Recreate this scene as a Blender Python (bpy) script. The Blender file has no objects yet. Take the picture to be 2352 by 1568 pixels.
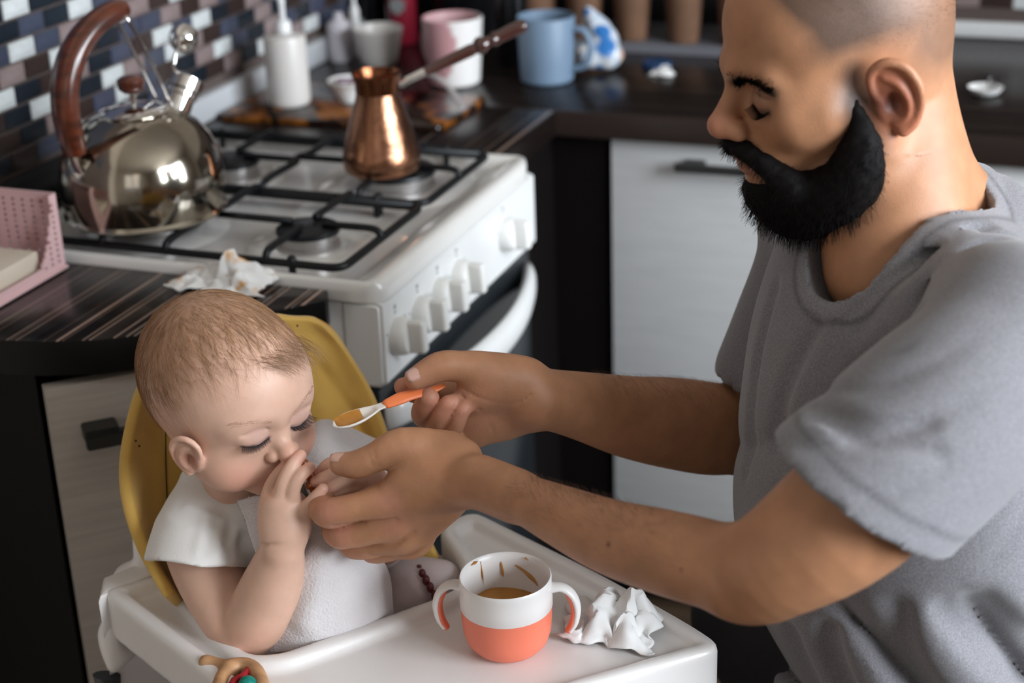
import bpy, bmesh, math, random
import numpy as np
from mathutils import Vector, Matrix, Quaternion, noise as mnoise
random.seed(7); rng = np.random.default_rng(7)
sc = bpy.context.scene
COL = sc.collection
PI = math.pi

# ------------------------------------------------------------ camera
CAM = np.array([1.262, 0.0, 1.48])
FPX = 3780.115
MV = np.array([[0.9371657884697024, 0.34731583262546395, -0.033045382879328226],
               [0.10722667294734489, -0.37686802403060576, -0.9200396366852407],
               [-0.33199808061283104, 0.8586863250750808, -0.3904293400840269]])  # rows: right, down, forward
cd = bpy.data.cameras.new('camera'); cam = bpy.data.objects.new('camera', cd); COL.objects.link(cam)
cd.sensor_width = 36; cd.sensor_fit = 'HORIZONTAL'; cd.lens = 36 * FPX / 2352; cd.clip_start = 0.05; cd.clip_end = 100
rot = Matrix((tuple(MV[0]), tuple(-MV[1]), tuple(-MV[2]))).transposed()
cam.matrix_world = Matrix.Translation(Vector(CAM)) @ rot.to_4x4()
cd.dof.use_dof = True; cd.dof.focus_distance = 1.375; cd.dof.aperture_fstop = 4.2; cd.dof.aperture_blades = 0
sc.camera = cam

# ------------------------------------------------------------ view, world, lights
vs = sc.view_settings; vs.view_transform = 'Standard'; vs.look = 'None'; vs.gamma = 1; vs.use_curve_mapping = False
vs.exposure = 0.08
w = bpy.data.worlds.new('world'); sc.world = w; w.use_nodes = True
bgn = w.node_tree.nodes['Background']; bgn.inputs[0].default_value = (0.75, 0.85, 1.0, 1); bgn.inputs[1].default_value = 0.25

def area_light(name, loc, target, sx, sy, power, color):
    l = bpy.data.lights.new(name, 'AREA'); l.shape = 'RECTANGLE'; l.size = sx; l.size_y = sy; l.energy = power; l.color = color
    o = bpy.data.objects.new(name, l); COL.objects.link(o); o.location = loc
    o.rotation_euler = (Vector(target) - Vector(loc)).to_track_quat('-Z', 'Y').to_euler()
    return o
# daylight falling through the window in the right-hand wall, and an added weak fill light from behind the viewpoint
area_light('window_daylight', (3.38, 0.80, 1.75), (0.2, 1.30, 1.0), 2.0, 1.4, 215, (0.86, 0.93, 1.0))
area_light('front_fill_light', (1.35, -1.78, 1.8), (0.8, 1.2, 0.9), 1.3, 1.2, 4, (1.0, 0.93, 0.86))

# ------------------------------------------------------------ helpers
def V(*a): return np.array(a, float)
def P(px, py, d):
    "point seen at photo pixel (px, py) at depth d metres along the viewing axis, in world metres"
    return CAM + MV.T @ (np.array([(px - 1176) / FPX, (py - 784) / FPX, 1.0]) * d)
def Dv(x, y, z):
    "direction given as right / down / away of the viewpoint, in world axes"
    v = MV.T @ np.array([x, y, z], float); return v / np.linalg.norm(v)
def OnZ(px, py, z):
    r = MV.T @ np.array([(px - 1176) / FPX, (py - 784) / FPX, 1.0]); return CAM + r * ((z - CAM[2]) / r[2])

def link(o, parent=None):
    COL.objects.link(o)
    if parent is not None: o.parent = parent
    return o
def smooth_mesh(me, ang=None):
    me.polygons.foreach_set('use_smooth', [True] * len(me.polygons))
    if ang is not None: me.set_sharp_from_angle(angle=math.radians(ang))
def obj(name, me, mat=None, parent=None, smooth=None):
    "me: Mesh, BMesh or (verts, faces)"
    if isinstance(me, bmesh.types.BMesh):
        m = bpy.data.meshes.new(name); bmesh.ops.recalc_face_normals(me, faces=me.faces[:]); me.to_mesh(m); me.free(); me = m
    elif isinstance(me, tuple):
        m = bpy.data.meshes.new(name); m.from_pydata([tuple(map(float, v)) for v in me[0]], [], me[1]); me = m
    if mat is not None and not me.materials: me.materials.append(mat)
    if smooth is not None: smooth_mesh(me, None if smooth is True else smooth)
    return link(bpy.data.objects.new(name, me), parent)
def tag(o, label=None, cat=None, group=None, kind=None):
    if label: o['label'] = label
    if cat: o['category'] = cat
    if group: o['group'] = group
    if kind: o['kind'] = kind
    return o
def empty(name, loc, label, cat, group=None, rotz=0):
    o = bpy.data.objects.new(name, None); link(o); o.location = loc; o.rotation_euler = (0, 0, rotz); o.empty_display_size = 0.03
    return tag(o, label, cat, group)
def base_of(root, o):
    "child built in world coordinates: keep it there under a moved root"
    o.parent = root; o.matrix_parent_inverse = Matrix.Translation(-root.location); return o
def sub(o, part):
    "sub-part of a part whose own world transform is the identity"
    o.parent = part; return o

def bm_box(bm, lo, hi, bevel=0.0, seg=2):
    r = bmesh.ops.create_cube(bm, size=1.0)
    lo = Vector(lo); hi = Vector(hi)
    for v in r['verts']:
        v.co = Vector(((v.co.x + .5) * (hi.x - lo.x) + lo.x, (v.co.y + .5) * (hi.y - lo.y) + lo.y, (v.co.z + .5) * (hi.z - lo.z) + lo.z))
    if bevel > 0:
        es = list({e for v in r['verts'] for e in v.link_edges})
        bmesh.ops.bevel(bm, geom=es, offset=bevel, segments=seg, affect='EDGES', profile=0.5)
    return bm
def box(name, lo, hi, mat, parent=None, bevel=0.0, seg=2, smooth=35):
    bm = bmesh.new(); bm_box(bm, lo, hi, bevel, seg); return obj(name, bm, mat, parent, smooth if bevel else None)
def prism(name, poly, z0, z1, mat, parent=None, bevel=0.0, seg=2, smooth=35):
    bm = bmesh.new()
    a = [bm.verts.new((p[0], p[1], z0)) for p in poly]; b = [bm.verts.new((p[0], p[1], z1)) for p in poly]
    bm.faces.new(a[::-1]); bm.faces.new(b)
    n = len(poly)
    for i in range(n): bm.faces.new((a[i], a[(i + 1) % n], b[(i + 1) % n], b[i]))
    if bevel: bmesh.ops.bevel(bm, geom=[e for e in bm.edges if abs(e.verts[0].co.z - e.verts[1].co.z) < 1e-6], offset=bevel, segments=seg, affect='EDGES', profile=0.5)
    return obj(name, bm, mat, parent, smooth)
def lathe_data(prof, n=48, cap0=False, cap1=False):
    vs_, fs = [], []
    for r, z in prof:
        for k in range(n):
            a = 2 * PI * k / n; vs_.append((r * math.cos(a), r * math.sin(a), z))
    m = len(prof)
    for i in range(m - 1):
        for k in range(n):
            k2 = (k + 1) % n; fs.append((i * n + k, i * n + k2, (i + 1) * n + k2, (i + 1) * n + k))
    if cap0: fs.append(tuple(range(n))[::-1])
    if cap1: fs.append(tuple((m - 1) * n + k for k in range(n)))
    return vs_, fs
def frame_z(z, xhint=(1, 0, 0.01)):
    z = np.array(z, float); z /= np.linalg.norm(z)
    x = np.array(xhint, float); x = x - z * (x @ z); x /= np.linalg.norm(x)
    y = np.cross(z, x); return np.stack([x, y, z], 1)
def place(data, loc=(0, 0, 0), R=None):
    v = np.array(data[0], float)
    if R is not None: v = v @ np.array(R).T
    return v + np.array(loc, float), data[1]
def join(*ds):
    vs_, fs, o = [], [], 0
    for d in ds:
        vs_ += [tuple(v) for v in d[0]]; fs += [tuple(i + o for i in f) for f in d[1]]; o = len(vs_)
    return vs_, fs
def catmull(pts, n):
    "n samples per span"
    p = np.array(pts, float); p = np.vstack([2 * p[0] - p[1], p, 2 * p[-1] - p[-2]]); out = []
    for i in range(1, len(p) - 2):
        for t in np.arange(n) / n:
            out.append(.5 * ((2 * p[i]) + (-p[i - 1] + p[i + 1]) * t + (2 * p[i - 1] - 5 * p[i] + 4 * p[i + 1] - p[i + 2]) * t * t + (-p[i - 1] + 3 * p[i] - 3 * p[i + 1] + p[i + 2]) * t ** 3))
    out.append(p[-2]); return np.array(out)
def tube_data(pts, rad, n=10, closed=False, up=(0, 0, 1), flat=1.0):
    "sweep an ellipse along a polyline; rad scalar or per point; flat scales the second axis"
    p = np.array(pts, float); m = len(p); rad = np.broadcast_to(np.array(rad, float), (m,))
    vs_, fs = [], []; up = np.array(up, float); prev = None
    for i in range(m):
        if closed: t = p[(i + 1) % m] - p[i - 1]
        else: t = p[min(i + 1, m - 1)] - p[max(i - 1, 0)]
        t = t / (np.linalg.norm(t) + 1e-12)
        u = prev if prev is not None else up
        s = u - t * (u @ t)
        if np.linalg.norm(s) < 1e-5: s = np.array([1., 0, 0]) - t * t[0]
        s /= np.linalg.norm(s); prev = s; b = np.cross(t, s)
        for k in range(n):
            a = 2 * PI * k / n; vs_.append(p[i] + rad[i] * (math.cos(a) * b + flat * math.sin(a) * s))
    for i in range(m if closed else m - 1):
        j = (i + 1) % m
        for k in range(n):
            k2 = (k + 1) % n; fs.append((i * n + k, i * n + k2, j * n + k2, j * n + k))
    if not closed: fs.append(tuple(range(n))[::-1]); fs.append(tuple((m - 1) * n + k for k in range(n)))
    return vs_, fs
def sphere_data(c, r, nu=24, nv=14):
    r = np.broadcast_to(np.array(r, float), (3,)); prof = [(max(1e-5, math.sin(PI * j / nv)), -math.cos(PI * j / nv)) for j in range(nv + 1)]
    v, f = lathe_data(prof, nu); return np.array(v) * r + np.array(c, float), f
def ellipse_poly(cx, cy, rx, ry, n=32): return [(cx + rx * math.cos(2 * PI * k / n), cy + ry * math.sin(2 * PI * k / n)) for k in range(n)]
def round_poly(pts, r, n=6):
    "2-D polygon with rounded corners; r scalar or per corner"
    out = []; m = len(pts)
    for i in range(m):
        p = np.array(pts[i], float); a = np.array(pts[i - 1], float) - p; b = np.array(pts[(i + 1) % m], float) - p
        rr = r[i] if hasattr(r, '__len__') else r
        la, lb = np.linalg.norm(a), np.linalg.norm(b); q = min(rr, la * .48, lb * .48)
        if q < 1e-6: out.append(tuple(p)); continue
        s, e = p + a / la * q, p + b / lb * q
        for t in np.linspace(0, 1, n): out.append(tuple((1 - t) ** 2 * s + 2 * t * (1 - t) * p + t * t * e))
    return out

def vnoise(p, sc, ph=0.0):
    "cheap smooth noise in about -1..1 for whole vertex arrays"
    p = np.asarray(p) * sc; x, y, z = p[..., 0], p[..., 1], p[..., 2]; o = 0
    for k, (a, b, c, f) in enumerate(((.8, .5, .33, 3.1), (-.45, .77, .46, 4.3), (.3, -.55, .78, 5.2), (.62, .2, -.75, 7.4), (-.7, -.3, .65, 9.1))):
        o = o + np.sin(f * (a * x + b * y + c * z) + 1.9 * np.sin(f * .61 * (b * x - c * y + a * z) + k * 1.7 + ph) + ph) / (1 + .35 * k)
    return o / 2.6

# ------------------------------------------------------------ materials
def new_mat(name):
    m = bpy.data.materials.new(name); m.use_nodes = True; nt = m.node_tree; return m, nt, nt.nodes, nt.links, nt.nodes['Principled BSDF']
def mat(name, c, rough=0.5, metal=0.0, spec=0.5, coat=0.0, sss=0.0, bump=0.0, bscale=200.0, var=0.0, vscale=20.0, trans=0.0, attr=None, sheen=0.0, stretch=None, var2=None, sss_scale=0.005, detail=4.0, bdist=0.001):
    m, nt, N, L, b = new_mat(name)
    b.inputs['Base Color'].default_value = (*c, 1); b.inputs['Roughness'].default_value = rough; b.inputs['Metallic'].default_value = metal
    b.inputs['Specular IOR Level'].default_value = spec; b.inputs['Coat Weight'].default_value = coat; b.inputs['Coat Roughness'].default_value = 0.08
    b.inputs['Transmission Weight'].default_value = trans; b.inputs['Sheen Weight'].default_value = sheen
    if sss: b.inputs['Subsurface Weight'].default_value = sss; b.inputs['Subsurface Radius'].default_value = (1.0, .35, .18); b.inputs['Subsurface Scale'].default_value = sss_scale
    tc = N.new('ShaderNodeTexCoord'); src = tc.outputs['Object']
    if stretch:
        mp = N.new('ShaderNodeMapping'); mp.inputs['Scale'].default_value = stretch; L.new(src, mp.inputs[0]); src = mp.outputs[0]
    colout = None
    if attr:
        at = N.new('ShaderNodeAttribute'); at.attribute_name = attr; colout = at.outputs['Color']; L.new(colout, b.inputs['Base Color'])
    if var or var2:
        n = N.new('ShaderNodeTexNoise'); n.inputs['Scale'].default_value = vscale; n.inputs['Detail'].default_value = detail; L.new(src, n.inputs['Vector'])
        mx = N.new('ShaderNodeMix'); mx.data_type = 'RGBA'
        rp = N.new('ShaderNodeMapRange'); rp.inputs['From Min'].default_value = .35; rp.inputs['From Max'].default_value = .65; L.new(n.outputs['Fac'], rp.inputs[0]); L.new(rp.outputs[0], mx.inputs['Factor'])
        if colout is not None:
            mx.blend_type = 'MULTIPLY'; L.new(colout, mx.inputs['A']); mx.inputs['B'].default_value = (1 - var, 1 - var, 1 - var, 1)
        else:
            mx.inputs['A'].default_value = (*c, 1); mx.inputs['B'].default_value = (*(var2 or tuple(x * (1 - var) for x in c)), 1)
        L.new(mx.outputs['Result'], b.inputs['Base Color'])
    if bump:
        n2 = N.new('ShaderNodeTexNoise'); n2.inputs['Scale'].default_value = bscale; n2.inputs['Detail'].default_value = 5; L.new(src, n2.inputs['Vector'])
        bp = N.new('ShaderNodeBump'); bp.inputs['Strength'].default_value = bump; bp.inputs['Distance'].default_value = bdist
        L.new(n2.outputs['Fac'], bp.inputs['Height']); L.new(bp.outputs[0], b.inputs['Normal'])
    return m

# ------------------------------------------------------------ implicit-surface modeller (bodies, cloth)
class Sdf:
    def __init__(s): s.ops = []
    def _add(s, fn, lo, hi, k, mode): s.ops.append((fn, np.array(lo, np.float32), np.array(hi, np.float32), k, mode))
    def cone(s, a, b, r1, r2, k=0.004, mode='add'):
        a = np.array(a, np.float32); b = np.array(b, np.float32)
        s._add(lambda p: _rc(p, a, b, r1, r2), np.minimum(a - r1, b - r2), np.maximum(a + r1, b + r2), k, mode); return s
    def chain(s, pts, rad, k=0.004, mode='add', n=4):
        q = catmull(np.hstack([np.array(pts, float), np.array(rad, float)[:, None]]), n).astype(np.float32)
        c, r = q[:, :3], q[:, 3]
        sl = np.minimum(c[:-1] - r[:-1, None], c[1:] - r[1:, None]); sh = np.maximum(c[:-1] + r[:-1, None], c[1:] + r[1:, None])
        def fn(p, lo=None, hi=None, m=0):
            d = None
            for i in range(len(c) - 1):
                if lo is not None and (np.any(sh[i] + m < lo) or np.any(sl[i] - m > hi)): continue
                e = _rc(p, c[i], c[i + 1], float(r[i]), float(r[i + 1])); d = e if d is None else np.minimum(d, e)
            return np.float32(1.0) if d is None else d
        fn.seg = True
        s._add(fn, (c - r[:, None]).min(0), (c + r[:, None]).max(0), k, mode); return s
    def ell(s, c, r, R=None, k=0.006, mode='add'):
        c = np.array(c, np.float32); r = np.array(r, np.float32); R = np.eye(3, dtype=np.float32) if R is None else np.array(R, np.float32)
        ext = np.sqrt((R ** 2) @ (r ** 2))
        def fn(p):
            q = (p - c) @ R; k0 = np.sqrt(((q / r) ** 2).sum(-1)); k1 = np.sqrt(((q / (r * r)) ** 2).sum(-1)) + 1e-9
            return k0 * (k0 - 1) / k1
        s._add(fn, c - ext, c + ext, k, mode); return s
    def half(s, p0, n, k=0.002, mode='cut', lo=None, hi=None):
        "cut away the side that n points to"
        p0 = np.array(p0, np.float32); n = np.array(n, np.float32); n = n / np.linalg.norm(n)
        lo = [-9] * 3 if lo is None else lo; hi = [9] * 3 if hi is None else hi
        s._add(lambda p: -((p - p0) @ n), lo, hi, k, 'sub' if mode == 'cut' else mode); return s
    def disp(s, fn, lo=None, hi=None):
        s._add(fn, [-9] * 3 if lo is None else lo, [9] * 3 if hi is None else hi, 0, 'disp'); return s
    def eval(s, p, lo=None, hi=None, soft=0.0):
        D = np.full(p.shape[:-1], 1.0, np.float32)
        for fn, l, h, k, mode in s.ops:
            m = 2 * k + 0.004 + soft
            if lo is not None and (np.any(h + m < lo) or np.any(l - m > hi)): continue
            d = fn(p, lo, hi, m) if getattr(fn, 'seg', False) else fn(p)
            if mode == 'add':
                if k > 0: t = np.maximum(k - np.abs(D - d), 0) / k; D = np.minimum(D, d) - t * t * k * .25
                else: D = np.minimum(D, d)
            elif mode == 'sub':
                d = -d
                if k > 0: t = np.maximum(k - np.abs(D - d), 0) / k; D = np.maximum(D, d) + t * t * k * .25
                else: D = np.maximum(D, d)
            else: D = D + d
        return D
    def mesh(s, h, B=24):
        add = [o for o in s.ops if o[4] == 'add']
        lo = np.min([o[1] - o[3] for o in add], 0) - 3 * h; hi = np.max([o[2] + o[3] for o in add], 0) + 3 * h
        nb = np.ceil((hi - lo) / (h * B)).astype(int); NX = (nb * B + 2).astype(np.int64)
        ii = np.stack(np.meshgrid(*[np.arange(n) for n in nb], indexing='ij'), -1).reshape(-1, 3)
        cen = (lo + (ii + .5) * B * h).astype(np.float32); D = s.eval(cen); hd = B * h * .5 * 1.75
        ii = ii[np.abs(D) < hd * 1.5 + 0.012]
        gid = lambda I: (I[..., 0] * NX[1] + I[..., 1]) * NX[2] + I[..., 2]
        ids, vpos, quads = [], [], []
        ax = np.arange(B + 2)
        loc = np.stack(np.meshgrid(ax, ax, ax, indexing='ij'), -1)
        def job(b):
            p = (lo + (loc + b * B) * h).astype(np.float32); return s.eval(p, p[0, 0, 0], p[-1, -1, -1])
        for b, D in ((b, job(b)) for b in ii):
            o = b * B
            if D.min() > 0 or D.max() < 0: continue
            # cells 0..B ; vertex = mean of edge crossings
            n = B + 1; acc = np.zeros((n, n, n, 3), np.float32); cnt = np.zeros((n, n, n), np.float32)
            for a in range(3):
                sl0 = [slice(None)] * 3; sl1 = [slice(None)] * 3; sl0[a] = slice(0, -1); sl1[a] = slice(1, None)
                A, Bv = D[tuple(sl0)], D[tuple(sl1)]; cr = (A < 0) != (Bv < 0)
                t = np.where(cr, A / (A - Bv + 1e-20), 0)
                pos = loc[tuple(sl0)].astype(np.float32).copy(); pos[..., a] += t
                pos = pos * cr[..., None]; crf = cr.astype(np.float32)
                o1, o2 = [x for x in range(3) if x != a]
                for d1 in (0, 1):
                    for d2 in (0, 1):
                        q = [None] * 3; q[a] = slice(0, n); q[o1] = slice(d1, d1 + n); q[o2] = slice(d2, d2 + n)
                        acc += pos[tuple(q)]; cnt += crf[tuple(q)]
                # quads for edges with o1,o2 index in 1..B, a index 0..B-1
                q = [None] * 3; q[a] = slice(0, B); q[o1] = slice(1, B + 1); q[o2] = slice(1, B + 1)
                E_ = np.argwhere(cr[tuple(q)])
                if len(E_):
                    off = np.zeros(3, int); off[o1] = 1; off[o2] = 1; E_ = E_ + off
                    u1 = np.zeros(3, int); u1[o1] = 1; u2 = np.zeros(3, int); u2[o2] = 1
                    neg = A[tuple(E_.T)] < 0
                    G = E_ + o
                    c0, c1, c2, c3 = gid(G), gid(G - u1), gid(G - u1 - u2), gid(G - u2)
                    qd = np.stack([c0, c1, c2, c3], 1); flip = neg if a != 1 else ~neg
                    qd[flip] = qd[flip][:, ::-1]; quads.append(qd)
            act = cnt > 0; I = np.argwhere(act)
            if len(I): ids.append(gid(I + o)); vpos.append(lo + h * (acc[act] / cnt[act][:, None] + o))
        ids = np.concatenate(ids); vpos = np.concatenate(vpos); quads = np.concatenate(quads)
        uid, first = np.unique(ids, return_index=True); vp = vpos[first]
        q = np.searchsorted(uid, quads); q = np.clip(q, 0, len(uid) - 1); ok = (uid[q] == quads).all(1); q = q[ok][:, ::-1]
        used = np.unique(q); remap = np.zeros(len(uid), int); remap[used] = np.arange(len(used))
        return vp[used], remap[q]
def _rc(p, a, b, r1, r2):
    ba = b - a; l2 = float(ba @ ba) + 1e-12; rr = r1 - r2; a2 = l2 - rr * rr
    if a2 <= 1e-10:
        return np.minimum(np.sqrt(((p - a) ** 2).sum(-1)) - r1, np.sqrt(((p - b) ** 2).sum(-1)) - r2)
    il2 = 1.0 / l2; pa = p - a; y = pa @ ba; z = y - l2
    w_ = pa * l2 - ba * y[..., None]; x2 = np.einsum('...i,...i', w_, w_); y2 = y * y * l2; z2 = z * z * l2
    k = (1.0 if rr > 0 else -1.0 if rr < 0 else 0.0) * rr * rr * x2
    d = (np.sqrt(x2 * a2 * il2) + y * rr) * il2 - r1
    c1 = np.where(z > 0, a2 * z2, -a2 * z2) > k; c2 = np.where(y > 0, a2 * y2, -a2 * y2) < k
    d = np.where(c2, np.sqrt(x2 + y2) * il2 - r1, d)
    return np.where(c1, np.sqrt(x2 + z2) * il2 - r2, d)
def np_mesh(name, v, q):
    me = bpy.data.meshes.new(name); n, m = len(v), len(q); k = q.shape[1]
    me.vertices.add(n); me.vertices.foreach_set('co', np.ascontiguousarray(v, np.float32).ravel())
    me.loops.add(m * k); me.loops.foreach_set('vertex_index', np.ascontiguousarray(q, np.int32).ravel())
    me.polygons.add(m); me.polygons.foreach_set('loop_start', np.arange(0, m * k, k, dtype=np.int32))
    me.update(calc_edges=True); me.validate(); me.polygons.foreach_set('use_smooth', np.ones(len(me.polygons), bool)); return me
def relax(v, q, it=2, lam=.5):
    e = np.concatenate([q[:, [0, 1]], q[:, [1, 2]], q[:, [2, 3]], q[:, [3, 0]]]); n = len(v)
    for _ in range(it):
        acc = np.zeros((n, 3)); cnt = np.zeros(n)
        for c in range(3): acc[:, c] = np.bincount(e[:, 0], v[e[:, 1], c], n) + np.bincount(e[:, 1], v[e[:, 0], c], n)
        cnt = np.bincount(e[:, 0], minlength=n) + np.bincount(e[:, 1], minlength=n)
        v = v + lam * (acc / np.maximum(cnt, 1)[:, None] - v)
    return v
def set_color(me, cols, name='tint'):
    at = me.color_attributes.new(name, 'FLOAT_COLOR', 'POINT')
    c = np.ones((len(me.vertices), 4), np.float32); c[:, :3] = cols; at.data.foreach_set('color', c.ravel())
def strand_mesh(name, paths, r0, r1=None, sides=3):
    "paths (N,K,3); thin tapering tubes, one mesh"
    paths = np.asarray(paths, float); N, K, _ = paths.shape; r1 = r0 * .3 if r1 is None else r1
    t = np.gradient(paths, axis=1); t /= np.linalg.norm(t, axis=2, keepdims=True) + 1e-12
    ref = np.where(np.abs(t[..., 2:3]) > .9, np.array([1., 0, 0]), np.array([0, 0, 1.])); s_ = np.cross(t, ref); s_ /= np.linalg.norm(s_, axis=2, keepdims=True) + 1e-12; b = np.cross(t, s_)
    r0 = np.broadcast_to(np.asarray(r0, float).reshape(-1, 1), (N, 1)); r1 = np.broadcast_to(np.asarray(r1, float).reshape(-1, 1), (N, 1))
    rad = (r0 + (r1 - r0) * np.linspace(0, 1, K)[None])[..., None]
    ring = [paths + rad * (math.cos(a) * s_ + math.sin(a) * b) for a in np.arange(sides) * 2 * PI / sides]
    v = np.stack(ring, 2).reshape(-1, 3); idx = np.arange(N * K * sides).reshape(N, K, sides); qs = []
    for k in range(sides):
        k2 = (k + 1) % sides; qs.append(np.stack([idx[:, :-1, k], idx[:, :-1, k2], idx[:, 1:, k2], idx[:, 1:, k]], -1).reshape(-1, 4))
    return np_mesh(name, v, np.concatenate(qs))
# ------------------------------------------------------------ materials of the room
M_white = mat('white_enamel', (.72, .72, .71), .28, coat=.3)
M_black = mat('black_enamel', (.006, .007, .009), .35)
M_wall = mat('painted_wall', (.40, .35, .30), .8, bump=.1, bscale=60)
M_grout = mat('tile_grout', (.085, .062, .055), .9)
M_darkcab = mat('dark_brown_laminate', (.0045, .0033, .003), .5, spec=.15, bump=.05)
M_plasticwhite = mat('white_plastic', (.74, .72, .70), .35)
M_steel = mat('polished_steel', (.74, .66, .56), .13, metal=1.0, var=.25, vscale=9)
M_chrome = mat('chrome', (.82, .80, .78), .08, metal=1.0)

def striped(name, axis, lines=None):
    "dark wood-look laminate with fine pale lines running along the worktop"
    m, nt, N, L, b = new_mat(name)
    tc = N.new('ShaderNodeTexCoord'); sp = N.new('ShaderNodeSeparateXYZ'); L.new(tc.outputs['Object'], sp.inputs[0])
    co = sp.outputs[axis]
    nz = N.new('ShaderNodeTexNoise'); nz.noise_dimensions = '1D'; nz.inputs['Scale'].default_value = 48; nz.inputs['Detail'].default_value = 6; nz.inputs['Roughness'].default_value = .75
    L.new(co, nz.inputs['W'])
    rp = N.new('ShaderNodeValToRGB'); e = rp.color_ramp.elements
    e[0].position = .40; e[0].color = (.004, .003, .0028, 1); e[1].position = .72; e[1].color = (.030, .020, .0165, 1)
    L.new(nz.outputs['Fac'], rp.inputs[0]); col = rp.outputs[0]
    if lines:
        for x0, wd, st in lines:
            d = N.new('ShaderNodeMath'); d.operation = 'SUBTRACT'; L.new(co, d.inputs[0]); d.inputs[1].default_value = x0
            a = N.new('ShaderNodeMath'); a.operation = 'ABSOLUTE'; L.new(d.outputs[0], a.inputs[0])
            k = N.new('ShaderNodeMapRange'); k.inputs['From Min'].default_value = wd * .3; k.inputs['From Max'].default_value = wd * .75; k.inputs['To Min'].default_value = st; k.inputs['To Max'].default_value = 0
            L.new(a.outputs[0], k.inputs[0]); mx = N.new('ShaderNodeMix'); mx.data_type = 'RGBA'; L.new(k.outputs[0], mx.inputs['Factor']); L.new(col, mx.inputs['A']); mx.inputs['B'].default_value = (.46, .31, .24, 1); col = mx.outputs['Result']
    else:
        n3 = N.new('ShaderNodeTexNoise'); n3.noise_dimensions = '1D'; n3.inputs['Scale'].default_value = 95; n3.inputs['Detail'].default_value = 2; L.new(co, n3.inputs['W'])
        k = N.new('ShaderNodeMapRange'); k.inputs['From Min'].default_value = .60; k.inputs['From Max'].default_value = .70; k.inputs['To Max'].default_value = .35; L.new(n3.outputs['Fac'], k.inputs[0])
        mx = N.new('ShaderNodeMix'); mx.data_type = 'RGBA'; L.new(k.outputs[0], mx.inputs['Factor']); L.new(col, mx.inputs['A']); mx.inputs['B'].default_value = (.16, .11, .09, 1); col = mx.outputs['Result']
    L.new(col, b.inputs['Base Color']); b.inputs['Roughness'].default_value = .24; b.inputs['Specular IOR Level'].default_value = .16
    return m

# ------------------------------------------------------------ shell
tag(box('floor', (-.1, -1.9, -.06), (3.5, 2.95, 0), mat('floor_laminate', (.10, .065, .04), .4, var=.4, vscale=3, stretch=(1, 8, 1))), 'floor', None, kind='structure')
tag(box('ceiling', (-.1, -1.9, 2.6), (3.5, 2.95, 2.66), mat('ceiling_paint', (.55, .50, .44), .9)), kind='structure')
wl = tag(box('wall_left', (-.10, -1.9, 0), (-.004, 2.95, 2.6), M_wall), kind='structure')
wb = tag(box('wall_back', (-.1, 2.824, 0), (3.5, 2.95, 2.6), M_wall), kind='structure')
def wall_with_hole(name, axis, c0, c1, a0, a1, z0, z1, lo, hi):
    "wall slab with one window opening; axis is the wall's normal"
    bm = bmesh.new()
    def bx(u0, u1, zz0, zz1):
        if axis == 'x': bm_box(bm, (c0, u0, zz0), (c1, u1, zz1))
        else: bm_box(bm, (u0, c0, zz0), (u1, c1, zz1))
    bx(lo, a0, 0, 2.6); bx(a1, hi, 0, 2.6); bx(a0, a1, 0, z0); bx(a0, a1, z1, 2.6)
    return tag(obj(name, bm, M_wall), kind='structure')
wr = wall_with_hole('wall_right', 'x', 3.2, 3.3, -.25, 1.9, .98, 2.4, -1.9, 2.95)
wf = wall_with_hole('wall_front', 'y', -1.7, -1.6, .7, 2.0, .95, 2.3, -.1, 3.5)
def glass_mat():
    m, nt, N, L, b = new_mat('window_glass'); tr = N.new('ShaderNodeBsdfTransparent'); gl = N.new('ShaderNodeBsdfGlossy'); gl.inputs['Roughness'].default_value = .02
    fr = N.new('ShaderNodeFresnel'); fr.inputs[0].default_value = 1.45; mx = N.new('ShaderNodeMixShader'); L.new(fr.outputs[0], mx.inputs[0]); L.new(tr.outputs[0], mx.inputs[1]); L.new(gl.outputs[0], mx.inputs[2])
    L.new(mx.outputs[0], N['Material Output'].inputs[0]); return m
M_glass = glass_mat()
def window(name, axis, c, a0, a1, z0, z1, n):
    bm = bmesh.new(); t = .035
    def bx(u0, u1, zz0, zz1, th=.03):
        if axis == 'x': bm_box(bm, (c - th, u0, zz0), (c + th, u1, zz1), .004, 1)
        else: bm_box(bm, (u0, c - th, zz0), (u1, c + th, zz1), .004, 1)
    bx(a0, a1, z0, z0 + 2 * t); bx(a0, a1, z1 - 2 * t, z1); step = (a1 - a0) / n
    for i in range(n + 1): u = a0 + i * step; bx(max(a0, u - t), min(a1, u + t), z0, z1)
    fr = tag(obj(name, bm, M_plasticwhite), kind='structure')
    for i in range(n):
        u0, u1 = a0 + i * step + t, a0 + (i + 1) * step - t
        if axis == 'x': box('pane', (c - .003, u0, z0 + 2 * t), (c + .003, u1, z1 - 2 * t), M_glass, fr)
        else: box('pane', (u0, c - .003, z0 + 2 * t), (u1, c + .003, z1 - 2 * t), M_glass, fr)
    return fr
window('window_1', 'x', 3.25, -.25, 1.9, .98, 2.4, 3)
window('window_2', 'y', -1.65, .7, 2.0, .95, 2.3, 2)

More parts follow.
